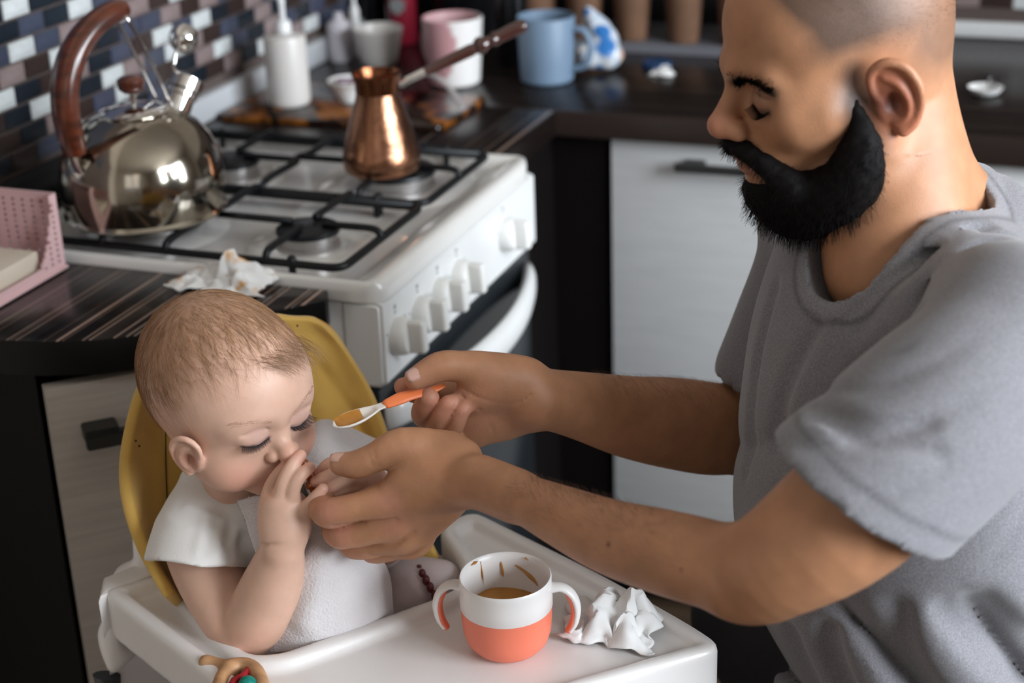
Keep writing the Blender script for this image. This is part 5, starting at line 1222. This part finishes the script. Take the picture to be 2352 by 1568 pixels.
for mc_ in (L_idx[0], L_mid[0], L_rng[0]): S.cone(mc_ - MV[2] * .004, mc_ - MV[2] * .0041, .0115, .0114, .010)
L_thb = [P(1030, 1045, 1.335), P(925, 1026, 1.326), P(862, 1050, 1.326), P(820, 1066, 1.330), P(783, 1066, 1.336)]
S.chain(L_thb, [.0200, .0158, .0122, .0116, .0094], .004)
# right arm and hand with the spoon
S.chain([SHR, P(1880, 620, 1.515), P(1825, 800, 1.54), P(1750, 930, 1.565), P(1712, 1000, 1.57)], [.042, .042, .042, .042, .038], .010)
S.chain([P(1715, 990, 1.568), P(1640, 985, 1.550), P(1550, 972, 1.525), P(1450, 958, 1.495), P(1350, 935, 1.46), P(1275, 920, 1.425), P(1225, 915, 1.402)], [.0385, .0435, .0425, .0375, .0310, .0270, .0268], .008)
px_ = Dv(-.93, .30, .0); py_ = Dv(.3, .93, .3); py_ = py_ - px_ * (px_ @ py_); py_ /= np.linalg.norm(py_); RP = np.stack([px_, py_, np.cross(px_, py_)], 1)
S.ell(P(1150, 928, 1.408), (.047, .033, .0175), RP, .012)
R_fing = [([P(1075, 905, 1.428), P(1010, 905, 1.436), P(955, 900, 1.424), P(927, 888, 1.402)], [.0125, .0112, .0100, .0082]),
          ([P(1072, 945, 1.428), P(1010, 962, 1.432), P(974, 955, 1.416), P(974, 935, 1.398), P(985, 914, 1.3875)], [.0120, .0110, .0104, .0098, .0090]),
          ([P(1080, 975, 1.424), P(1030, 992, 1.424), P(1004, 985, 1.408), P(1012, 962, 1.392), P(1029, 928, 1.3845)], [.0115, .0100, .0092, .0084, .0078]),
          ([P(1100, 992, 1.416), P(1058, 1004, 1.414), P(1036, 998, 1.400), P(1048, 976, 1.388), P(1061, 945, 1.3830)], [.0110, .0090, .0080, .0072, .0064])]
for pp, r_ in R_fing: S.chain(pp, r_, .0010); S.chain([P(1160, 930, 1.414), pp[0], pp[0] + (pp[1] - pp[0]) * .25], [.016, r_[0], r_[0] * .95], .008)
R_thb = [P(1205, 880, 1.398), P(1115, 853, 1.386), P(1060, 842, 1.380), P(1010, 842, 1.376), P(955, 869, 1.3745)]
S.chain(R_thb, [.0225, .0172, .0135, .0128, .0098], .006); S.ell(P(1140, 885, 1.392), (.036, .020, .019), RP, .010)
for a_, b_, r0_ in (((1100, 905, 1.391), (1180, 935, 1.383), .0010), ((1085, 925, 1.405), (1130, 1000, 1.398), .0009), ((1105, 915, 1.396), (1175, 990, 1.390), .0007)): pass
for ln_ in ([(846, 1040, 1.315), (852, 1056, 1.315), (858, 1074, 1.315)], [(858, 1038, 1.315), (864, 1054, 1.315), (869, 1070, 1.315)], [(765, 1212, 1.33), (820, 1203, 1.33), (870, 1186, 1.33), (905, 1172, 1.33)], [(795, 1250, 1.35), (845, 1243, 1.35), (900, 1230, 1.345), (940, 1212, 1.34)], [(850, 1268, 1.36), (900, 1260, 1.36), (955, 1240, 1.355)],
            [(1070, 905, 1.385), (1105, 945, 1.385), (1128, 990, 1.39), (1135, 1012, 1.395)], [(1060, 890, 1.38), (1120, 912, 1.38), (1180, 924, 1.38), (1222, 905, 1.38)],
            [(1000, 955, 1.385), (990, 985, 1.395)], [(1035, 965, 1.38), (1022, 1000, 1.395)]):
    gp = project(S, np.array([P(*t_) for t_ in ln_]), 0, 3)[0]; wd_ = .0005 if ln_[0][1] < 1045 else .0012; S.chain([*gp], [wd_] * len(gp), .0018 if wd_ < .001 else .0045, 'sub')
v, q = S.mesh(.00168)
v = relax(v, q, 1, .3)
me = np_mesh('body', v, q); lc = H.local(v); n_ = len(v); fl, ll, ul = lc.T
base = np.array([.415, .198, .102]); cols = np.tile(base, (n_, 1))
hd_mask = (np.linalg.norm(lc - np.array([0, 0, .03]), axis=1) < .15)
nz_ = vnoise(v, 11) * .7; nz2 = vnoise(v, 4, 2.0) * .7
# cropped stubble over the scalp: paler towards the back, where reflected light is painted in
hl = np.clip(((ul - (.026 + 1.1 * np.maximum(fl - .030, 0))) + nz_ * .009) / .034, 0, 1) * np.clip((.066 - fl + nz_ * .006) / .016, 0, 1) * hd_mask
hl = np.maximum(hl, np.clip((.055 - fl + nz_ * .008) / .024, 0, 1) * np.clip((ul - .020 + nz_ * .009) / .034, 0, 1) * hd_mask)
hl = np.maximum(hl, np.clip((-.030 - fl + nz_ * .006) / .03, 0, 1) * np.clip((ul + .02) / .04, 0, 1) * hd_mask)
hl = np.maximum(hl, .55 * np.exp(-(((fl - .016) / .010) ** 2 + ((ul - .012) / .022) ** 2)) * (np.abs(ll) > .045) * hd_mask)
hl = np.clip(hl * 1.6, 0, 1) * np.clip(.98 + nz2 * .30 - .36 * np.clip((.005 - fl) / .05, 0, 1), .2, 1)
cols = cols * (1 - .85 * hl[:, None]) + np.array([.060, .040, .032]) * (.85 * hl[:, None])
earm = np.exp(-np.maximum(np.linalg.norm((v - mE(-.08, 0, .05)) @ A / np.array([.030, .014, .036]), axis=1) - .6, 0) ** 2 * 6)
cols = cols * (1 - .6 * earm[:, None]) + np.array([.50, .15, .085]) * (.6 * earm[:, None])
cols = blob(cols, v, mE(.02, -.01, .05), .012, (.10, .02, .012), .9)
for s_ in (-1, 1):
    cols = line_blob(cols, v, [H(.093, s_ * .009, .0170), H(.092, s_ * .026, .0205), H(.074, s_ * .051, .0135)], .0055, (.020, .012, .010), .95)
    cols = line_blob(cols, v, [H(.084, s_ * .020, -.0035), H(.086, s_ * .032, -.0055), H(.078, s_ * .047, -.0035)], .0032, (.02, .01, .01), .95)
    cols = blob(cols, v, H(.086, s_ * .032, .002), .018, (.24, .12, .08), .6)  # eye-socket shadow painted into the skin colour
    cols = blob(cols, v, H(.106, s_ * .0065, -.029), .0045, (.10, .03, .02), .85)
cols = blob(cols, v, H(.116, 0, -.020), .017, (.54, .22, .15), .6)
cols = blob(cols, v, H(.100, 0, -.054), ((.014, .026, .010), A), (.36, .15, .11), .8)
bd = line_blob(np.zeros((n_, 3)), v, [H(.016, .070, -.008), H(.016, .070, -.04), H(.038, .055, -.070), H(.076, .02, -.08)], .017, (1, 1, 1), 1)[:, 0]
cols = cols * (1 - .85 * bd[:, None]) + np.array([.015, .011, .011]) * (.85 * bd[:, None])
for c_ in (L_idx[0], L_mid[0], L_idx[2], L_mid[2]): cols = blob(cols, v, c_ + (CAM - c_) / np.linalg.norm(CAM - c_) * .012, .012, (.60, .26, .19), .55)
for pp in (L_idx, L_mid, L_rng, L_lit): cols = blob(cols, v, pp[2], .016, (.58, .26, .18), .4)
for pp, r_ in R_fing: cols = blob(cols, v, pp[-1], .015, (.58, .25, .175), .65)
cols = blob(cols, v, R_thb[-1], .016, (.58, .28, .19), .5); cols = blob(cols, v, L_thb[-1], .015, (.56, .28, .19), .5)
cols = blob(cols, v, P(1120, 950, 1.39), .035, (.52, .27, .18), .4)
def on_body(p, S_=S): return project(S_, np.array([p]), 0, 3)[0][0]
cols = blob(cols, v, on_body(P(1419, 1250, 1.168)), .0018, (.05, .02, .012), .95); cols = blob(cols, v, on_body(P(1575, 1305, 1.12)), .0012, (.12, .05, .03), .9)
nzs = vnoise(v, 17, 1.0)[:, None]
cols = cols * (1 + .06 * nzs)
set_color(me, np.clip(cols, 0, 1))
man = empty('person', (HIP[0], HIP[1], .46), 'bearded man in a grey t-shirt leaning in from the right with a spoon', 'person')
M_skin_m = skin_mat('adult_skin', .16, .50, .10, .004, .10)
mbody = base_of(man, obj('body', me, M_skin_m))
# nails
M_nail = mat('finger_nail', (.60, .36, .29), .28, coat=.5)
def nail(c, d, up_, w_, l_):
    "thin curved plate sitting on a fingertip: c on the skin, d towards the tip, up_ off the nail"
    d = d / np.linalg.norm(d); up_ = up_ - d * (up_ @ d); up_ /= np.linalg.norm(up_); s_ = np.cross(d, up_); vs_, fs = [], []
    for i in range(7):
        for j in range(7):
            u, t = i / 6 * 2 - 1, j / 6 * 2 - 1; e_ = math.sqrt(max(0, 1 - (max(0, t)) ** 2 * .45)); vs_.append(c + s_ * (u * w_ * e_) + d * (t * l_) + up_ * (-(u * u) * w_ * .42 - max(0, t) ** 2 * l_ * .06))
    fs = [(i * 7 + j, i * 7 + j + 1, (i + 1) * 7 + j + 1, (i + 1) * 7 + j) for i in range(6) for j in range(6)]
    o = obj('nail', (vs_, fs), M_nail, mbody, True); md = o.modifiers.new('s', 'SOLIDIFY'); md.thickness = .0007; md.offset = 0; return o
def tipnail(pp, r, k, off, w_=.0066, l_=.0078):
    d = pp[-1] - pp[-2]; d /= np.linalg.norm(d); up_ = (CAM - pp[-1]) / np.linalg.norm(CAM - pp[-1]) * k + off; up_ = up_ - d * (up_ @ d); up_ /= np.linalg.norm(up_)
    q_ = on_body(pp[-1] - d * r * .15 + up_ * r * 1.1); nail(q_ + up_ * .0002, d, up_, w_, l_)
tipnail(L_thb, .0096, .62, Dv(0, -.9, 0) * .8); tipnail(R_thb, .0098, .9, Dv(-.3, -.6, 0) * .5)
# hair of brow, lashes
raws, dirs, ups, lens = [], [], [], []
for s_ in (-1, 1):
    for k in range(460):
        t = rng.uniform(0, 1); raws.append(H(.092 - .018 * t ** 2, s_ * (.009 + .043 * t), .0165 + .0045 * math.sin(PI * t * .75) - .003 * t + rng.normal() * .0032)); dirs.append(H.d(.3 - .5 * t, s_ * 1, .35 + rng.normal() * .3)); ups.append(H.d(.6, s_ * .8, .0)); lens.append(.0075)
M_black_hair = mat('black_hair', (.004, .003, .003), .7, spec=.12)
lash_set(H, MHS, raws, dirs, ups, lens, 'eyebrows', M_black_hair, .00030, .00010, mbody)
raws, dirs, ups, lens = [], [], [], []
for s_ in (-1, 1):
    for k in range(46): t = k / 45; raws.append(H(.083 - .004 * t, s_ * (.0175 + .029 * t), -.0030 - .0030 * math.sin(PI * t))); dirs.append(H.d(.85, s_ * .4 * t, -.5)); ups.append(H.d(.7, s_ * .4 * t, .3)); lens.append(.0085)
lash_set(H, MHS, raws, dirs, ups, lens, 'eyelashes', M_black_hair, .00026, .00008, mbody)
# beard: dense mass plus stray strands
B = Sdf()
for s_ in (-1, 1):
    B.chain([H(.016, s_ * .0660, -.006), H(.014, s_ * .0670, -.026), H(.016, s_ * .0650, -.050), H(.026, s_ * .056, -.076), H(.044, s_ * .034, -.090), H(.058, 0, -.095)], [.0030, .0095, .0180, .0245, .0280, .0290], 0 if s_ < 0 else .012)
    B.chain([H(.102, 0, -.0375), H(.097, s_ * .016, -.040), H(.085, s_ * .030, -.052), H(.068, s_ * .040, -.074)], [.0070, .0080, .0090, .014], .006)
B.ell(H(.078, 0, -.084), (.020, .028, .020), A, .012)
B.ell(H(.046, 0, -.108), (.026, .034, .020), A, .02)
B.ell(H(.096, .0, -.0570), (.014, .020, .0080), A, .004, 'sub')
Bs = Sdf(); Bs.ops = list(B.ops)
B.disp(lambda p: (np.sin(p[..., 0] * 420 + 5 * np.sin(p[..., 2] * 170)) * np.sin(p[..., 2] * 390 + p[..., 1] * 310) * .0011).astype(np.float32))
vb, qb = B.mesh(.0028); sub(obj('beard', np_mesh('beard', vb, qb), M_black_hair), mbody)
beard = mbody.children[-1]
k = rng.integers(0, len(vb), 7000); p0 = vb[k]; l0 = H.local(p0); p0, g_ = project(Bs, p0, -.002, 1)
dn = (np.array([.25, 0, -1.0])[None] + l0 * 1.5) @ A.T; dn /= np.linalg.norm(dn, axis=1, keepdims=True)
dd = g_ * .55 + dn * .75 + rng.normal(size=g_.shape) * .22; dd /= np.linalg.norm(dd, axis=1, keepdims=True); ln = (rng.uniform(.004, .009, len(k)) * np.where((l0[:, 2] < -.09), 1.5, 1.0) * np.where(l0[:, 2] > -.03, .5, 1))[:, None]
cu = rng.normal(size=dd.shape) * .5; pth = np.stack([p0, p0 + dd * ln * .35, p0 + dd * ln * .7 + cu * ln * .12, p0 + dd * ln + (dn * .3 + cu * .4) * ln * .4], 1)
sub(obj('beard_strands', strand_mesh('beard_strands', pth, .00022, .00010), M_black_hair), beard)['kind'] = 'stuff'
# short scalp stubble
u_ = rng.normal(size=(9000, 3)); u_ /= np.linalg.norm(u_, axis=1, keepdims=True); lp = u_ * np.array([.0846, .0696, .0771]) + np.array([-.006, 0, .048]); lp = lp[(lp[:, 0] < .050) & (lp[:, 2] > .035 - .4 * np.maximum(-lp[:, 0], 0))]
p0 = lp @ A.T + H.C; nn = p0 - H(-.01, 0, .04); nn /= np.linalg.norm(nn, axis=1, keepdims=True); pth = np.stack([p0, p0 + nn * .0012, p0 + nn * .0020 + rng.normal(size=nn.shape) * .0005], 1)
sub(obj('scalp_stubble', strand_mesh('scalp_stubble', pth, .00006, .00004), M_black_hair), mbody)['kind'] = 'stuff'
# forearm hair
fa = []
for ctr, rad_, n0 in (([P(1640, 1310, 1.135), P(1520, 1275, 1.165), P(1400, 1232, 1.198), P(1290, 1185, 1.235), P(1190, 1140, 1.27)], [.032, .031, .028, .0235, .0185], 900), ([P(1640, 985, 1.550), P(1550, 972, 1.525), P(1450, 958, 1.495), P(1350, 935, 1.46)], [.0435, .0425, .0375, .031], 600)):
    ctr = np.array(ctr); t = rng.uniform(0, len(ctr) - 1.001, n0); i = t.astype(int); fr = (t - i)[:, None]; c = ctr[i] * (1 - fr) + ctr[i + 1] * fr; r = np.interp(t, range(len(rad_)), rad_)[:, None]; axd = ctr[i + 1] - ctr[i]; axd /= np.linalg.norm(axd, axis=1, keepdims=True)
    rd = rng.normal(size=(n0, 3)) * .6 + MV.T @ np.array([0, -.8, -.6]); rd -= axd * (rd * axd).sum(1, keepdims=True); rd /= np.linalg.norm(rd, axis=1, keepdims=True); fa.append((c + rd * r, rd, axd))
p0 = np.concatenate([a[0] for a in fa]); rd = np.concatenate([a[1] for a in fa]); axd = np.concatenate([a[2] for a in fa])
side = np.cross(axd, rd); d1 = axd * .8 + rd * .25 + side * rng.normal(size=(len(p0), 1)) * .4 + side * .3
sub(obj('forearm_hair', strand_mesh('forearm_hair', np.stack([p0 - rd * .001, p0 + d1 * .004 + rd * .0002, p0 + d1 * .009 - rd * .0002], 1), .00007, .00003), mat('dark_body_hair', (.10, .05, .03), .5)), mbody)['kind'] = 'stuff'

# ------------------------------------------------------------ t-shirt, trousers, stool
def heather():
    m, nt, N, L, b = new_mat('heather_grey_jersey'); tc = N.new('ShaderNodeTexCoord')
    n = N.new('ShaderNodeTexNoise'); n.inputs['Scale'].default_value = 800; n.inputs['Detail'].default_value = 3; L.new(tc.outputs['Object'], n.inputs['Vector'])
    r = N.new('ShaderNodeValToRGB'); e = r.color_ramp.elements; e[0].position = .36; e[0].color = (.145, .140, .150, 1); e[1].position = .64; e[1].color = (.225, .220, .236, 1); L.new(n.outputs['Fac'], r.inputs[0]); at = N.new('ShaderNodeAttribute'); at.attribute_name = 'tint'; mx = N.new('ShaderNodeVectorMath'); mx.operation = 'MULTIPLY'; L.new(r.outputs[0], mx.inputs[0]); L.new(at.outputs['Color'], mx.inputs[1]); L.new(mx.outputs[0], b.inputs['Base Color'])
    b.inputs['Roughness'].default_value = .9; b.inputs['Sheen Weight'].default_value = .25; b.inputs['Specular IOR Level'].default_value = .2
    bp = N.new('ShaderNodeBump'); bp.inputs['Strength'].default_value = .25; bp.inputs['Distance'].default_value = .0008; L.new(n.outputs['Fac'], bp.inputs['Height']); L.new(bp.outputs[0], b.inputs['Normal']); return m
M_shirt = heather()
T = Sdf()
T.ell(TC, (.132, .178, .25), RT, 0)
T.ell(P(2060, 1240, 1.42), (.128, .165, .17), RT, .05)
T.ell(P(2130, 1620, 1.47), (.130, .175, .17), RT, .05)
T.chain([SHR, P(2110, 660, 1.33), SHL], [.060, .072, .062], .04)
T.chain([P(2225, 520, 1.35), P(2310, 610, 1.34), P(2420, 740, 1.34)], [.050, .058, .08], .04)
T.chain([SHL, P(2200, 930, 1.10), P(2060, 1060, 1.09), P(1930, 1180, 1.088)], [.064, .0665, .0680, .0700], .018)
T.chain([SHR, P(1872, 610, 1.515), P(1820, 760, 1.54), P(1785, 860, 1.55)], [.058, .055, .057, .059], .025)
# collar: raised band around the neck opening
FOLDS = [((2290, 640, 1.17), (2080, 740, 1.17), (1900, 900, 1.20), .008, .013), ((2300, 590, 1.20), (2100, 650, 1.20), (1960, 760, 1.22), .005, .011),
         ((2250, 560, 1.22), (2060, 640, 1.21), (1930, 740, 1.23), .004, .010), ((2120, 760, 1.12), (1980, 840, 1.14), (1880, 930, 1.17), .010, .013),
         ((2130, 980, 1.03), (2000, 985, 1.04), (1880, 950, 1.08), .003, .009), ((2150, 1040, 1.03), (2000, 1040, 1.04), (1870, 990, 1.07), .003, .008)]
for a_, b_, c_, r_, k_ in FOLDS:
    pts = np.array([P(*a_), P(*b_), P(*c_)], float)
    q_ = project(T, pts, .0, 3)[0]
    T.chain([*q_], [r_ * .7, r_, r_ * .6], k_, 'sub')
for a_, b_ in (((2160, 1290, 1.30), (2330, 1560, 1.30)), ((2080, 1300, 1.31), (2140, 1568, 1.31)), ((1860, 1430, 1.36), (1880, 1600, 1.38)), ((2230, 1270, 1.28), (2400, 1480, 1.28)), ((1985, 1380, 1.33), (2040, 1600, 1.35))):
    pts = np.array([P(*a_), (P(*a_) + P(*b_)) / 2 + Dv(-1, .2, 0) * .006, P(*b_)]); q_ = project(T, pts, .0, 4)[0]; T.chain([*q_], [.008, .011, .010], .016, 'sub')
for a_, b_ in (((1895, 690, 1.33), (1770, 1080, 1.38)), ((1960, 760, 1.28), (1830, 1000, 1.32))):
    pts = np.array([P(*a_), (P(*a_) + P(*b_)) / 2, P(*b_)]); q_ = project(T, pts, .0, 4)[0]; T.chain([*q_], [.003, .005, .004], .012, 'sub')
f32 = np.float32
_fw, _dn, _rt = MV[2].astype(f32), MV[1].astype(f32), MV[0].astype(f32); _cam = CAM.astype(f32)
def sst(x, a, b): t = np.clip((x - a) / (b - a), 0, 1); return t * t * (3 - 2 * t)
def wr(p):
    q = p - _cam; x, y, z = q @ _rt, q @ _dn, q @ _fw
    near = 1 - sst(z, 1.14, 1.24); low = sst(y, .17, .23)
    u = x * .93 + y * .36; vv = y * .93 - x * .36
    f1 = (1 - np.abs(np.sin(u * 62 + 1.3 * np.sin(vv * 14) + 2.1 * np.sin(u * 17)))) ** 2 * .0060 * (.5 + .5 * np.sin(vv * 23 + u * 9))
    f2 = (1 - np.abs(np.sin(y * 95 + x * 22 + 1.6 * np.sin(x * 21)))) ** 2 * .0046 * (.5 + .5 * np.sin(x * 31 + 1.0))
    u3 = x * .90 - y * .44; f3 = (1 - np.abs(np.sin(u3 * 38 + 1.2 * np.sin(y * 12)))) ** 2 * .0200
    return (f1 * (1 - near) * (1 - low) + f2 * near * (1 - low) + f3 * low * (1 - near)).astype(f32)
T.disp(wr)
T0 = Sdf(); T0.ops = list(T.ops)
# neck opening (V shape), sleeve openings, hem
_k = P(2120, 560, 1.29).astype(f32)
T.chain([H(-.030, 0, -.02), H(-.030, 0, -.06), P(2095, 545, 1.285), P(2010, 600, 1.265), P(1935, 640, 1.27)], [.058, .059, .062, .050, .018], .004, 'sub')
T.chain([P(2030, 1085, 1.09), P(1930, 1180, 1.088), P(1850, 1255, 1.088)], [.0500, .0575, .060], .002, 'sub')
T.chain([P(1805, 800, 1.545), P(1775, 880, 1.55), P(1750, 960, 1.56)], [.044, .050, .052], .002, 'sub')
def cutter(c, n, rad):
    c = c.astype(f32); n = np.array(n, f32); T._add(lambda p: np.maximum(-((p - c) @ n), np.linalg.norm(p - c, axis=-1) - rad), c - rad, c + rad, .0015, 'sub')
sn = P(1965, 1150, 1.086) - P(2200, 930, 1.10); sn /= np.linalg.norm(sn)
sn = MV.T @ np.array([-.55, .83, .30]); sn /= np.linalg.norm(sn)
cutter(P(1985, 1140, 1.086), sn, .115)
sn2 = P(1805, 860, 1.55) - P(1880, 610, 1.515); sn2 /= np.linalg.norm(sn2); cutter(P(1770, 890, 1.552), sn2, .085)
v, q = T.mesh(.0036); v = relax(v, q, 2, .4)
NK = Sdf(); NK.chain([H(-.030, 0, -.02), H(-.030, 0, -.06), P(2095, 545, 1.285), P(2010, 600, 1.265), P(1935, 640, 1.27)], [.058, .059, .062, .050, .018], 0)
dn_ = NK.eval(v.astype(f32)); ds_ = (P(1985, 1140, 1.086) - v) @ sn; near_ = np.linalg.norm(v - P(1985, 1140, 1.086), axis=1) < .11
tint = np.ones((len(v), 3)); line = np.exp(-((dn_ - .014) / .0022) ** 2) * .45 + np.exp(-((ds_ - .020) / .0022) ** 2) * .40 * near_
sh_ = seg_dist(v, np.array([P(2290, 700, 1.12), P(2200, 740, 1.08), P(2090, 800, 1.06), P(1980, 860, 1.08), P(1900, 930, 1.12)])); line = np.maximum(line, np.exp(-(sh_ / .0030) ** 2) * .35)
tint *= (1 - np.clip(line, 0, .6))[:, None]; tint *= 1 + (.14 * (dn_ < .013))[:, None]
sme = np_mesh('t_shirt', v, q); set_color(sme, tint)
shirt = sub(obj('t_shirt', sme, M_shirt), mbody)
# neck rib
M_rib = mat('grey_rib_knit', (.27, .265, .28), .9, bump=.5, bscale=500, bdist=.001)
M_denim = mat('black_denim', (.012, .011, .013), .85, bump=.3, bscale=400)
J = Sdf(); kneeL, kneeR = V(HIP[0] - .30, HIP[1] - .16, .52), V(HIP[0] - .20, HIP[1] + .20, .52)
J.ell(HIP + V(0, 0, -.06), (.13, .18, .13), RT, 0)
for kn, sg in ((kneeL, -1), (kneeR, 1)):
    hp = HIP + Lat * (-sg) * -.085 + V(0, 0, -.09) if False else HIP + Lat * (.085 if sg < 0 else -.085) + V(0, 0, -.08)
    J.chain([hp, (hp + kn) / 2, kn], [.095, .085, .062], .03); J.chain([kn, V(kn[0] + .12, kn[1] + .02, .28), V(kn[0] + .16, kn[1] + .03, .10)], [.062, .055, .042], .02)
v, q = J.mesh(.006); jeans = sub(obj('trousers', np_mesh('trousers', relax(v, q, 2), q), M_denim), mbody)
M_shoe = mat('dark_shoe', (.02, .02, .022), .6)
for kn in (kneeL, kneeR):
    X_ = Sdf(); a_ = V(kn[0] + .17, kn[1] + .03, .05); X_.chain([a_, a_ + V(-.09, -.01, -.008), a_ + V(-.18, -.02, -.014)], [.045, .042, .034], 0); v, q = X_.mesh(.006); v[:, 2] = np.maximum(v[:, 2], .002); sub(obj('shoe', np_mesh('shoe', v, q), M_shoe), mbody)
# ------------------------------------------------------------ spoon
S0, S1 = P(1022, 884, 1.3905), P(882, 930, 1.3735); sdir = S1 - S0; sl_ = np.linalg.norm(sdir); sdir /= sl_
Bt = P(765, 976, 1.360)
spn = empty('feeding_spoon', S0, 'orange handled baby spoon with orange puree in the man\'s fingers', 'spoon')
M_orange = mat('orange_silicone', (.86, .22, .07), .45, sss=.1); M_spoonw = mat('spoon_white_tip', (.78, .72, .66), .35, sss=.1)
bend = Dv(0, 1, 0)
pts = catmull([S0, S0 + sdir * sl_ * .3 + bend * .0006, S0 + sdir * sl_ * .65 - bend * .0012, S1], 6)
base_of(spn, obj('handle', tube_data(pts, np.interp(np.linspace(0, 1, len(pts)), [0, .12, .5, .75, .95, 1], [.0022, .0032, .0045, .0062, .0048, .0036]), 16, up=Dv(0, -.6, -.8), flat=.42), M_orange, None, True))
ud = Dv(0, -.88, -.47); bdir = Bt - S1; bl = np.linalg.norm(bdir); bdir /= bl; ud = ud - bdir * (ud @ bdir); ud /= np.linalg.norm(ud); sd_ = np.cross(bdir, ud)
vs_, fs = [], []; nu, nv = 28, 15
def bowl_pt(t, s, z=0): # t along, s across -1..1
    w_ = .0042 + (.0105 - .0042) * math.sin(min(1, max(0, (t - .12) / .55)) * PI / 2) if t < .67 else .0105 * math.sqrt(max(0, 1 - ((t - .67) / .33) ** 2))
    dep = .0062 * math.sin(PI * min(1, max(0, (t - .15) / .85))) ** .8
    return S1 + bdir * (t * bl) + sd_ * (s * w_) - ud * (dep * (1 - s * s) - z)
for i in range(nu):
    for j in range(nv): vs_.append(bowl_pt(i / (nu - 1), j / (nv - 1) * 2 - 1))
fs = [(i * nv + j, i * nv + j + 1, (i + 1) * nv + j + 1, (i + 1) * nv + j) for i in range(nu - 1) for j in range(nv - 1)]
o = obj('bowl', (vs_, fs), M_spoonw, None, True); md = o.modifiers.new('s', 'SOLIDIFY'); md.thickness = .0016; md.offset = 0; base_of(spn, o)
bp_o = []
pv = []
for i in range(18):
    for j in range(9):
        t = .42 + .52 * i / 17; s = (j / 8 * 2 - 1) * .93; e_ = math.sin(PI * i / 17) ** .5 * (1 - (j / 4 - 1) ** 4); pv.append(bowl_pt(t, s, .0012 + (.0035 * (1 - s * s) + .0008 * mnoise.noise(Vector((t * 20, s * 3, 1)))) * e_))
tag(obj('puree_spoonful', (pv, [(i * 9 + j, i * 9 + j + 1, (i + 1) * 9 + j + 1, (i + 1) * 9 + j) for i in range(17) for j in range(8)]), M_puree, None, True), 'smear of orange puree in the bowl of the baby spoon', 'puree')
# stool under the man
st_ = empty('stool', (HIP[0] + .02, HIP[1], 0), 'dark round kitchen stool the man sits on, below the frame', 'stool')
sc_ = V(HIP[0] + .02, HIP[1], 0); zs = HIP[2] - .215
base_of(st_, obj('seat', place(lathe_data([(.001, 0), (.15, 0), (.165, .008), (.165, .026), (.155, .034), (.001, .036)], 40), (sc_[0], sc_[1], zs)), M_darkcab, None, 40))
for k in range(4):
    a = PI / 4 + k * PI / 2; base_of(st_, obj('leg', tube_data([sc_ + V(.11 * math.cos(a), .11 * math.sin(a), zs - .0005), sc_ + V(.16 * math.cos(a), .16 * math.sin(a), .001)], .014, 12), M_darkcab, None, 40))
print('HIP', HIP, 'SHL', SHL, 'SHR', SHR, 'zs', zs)
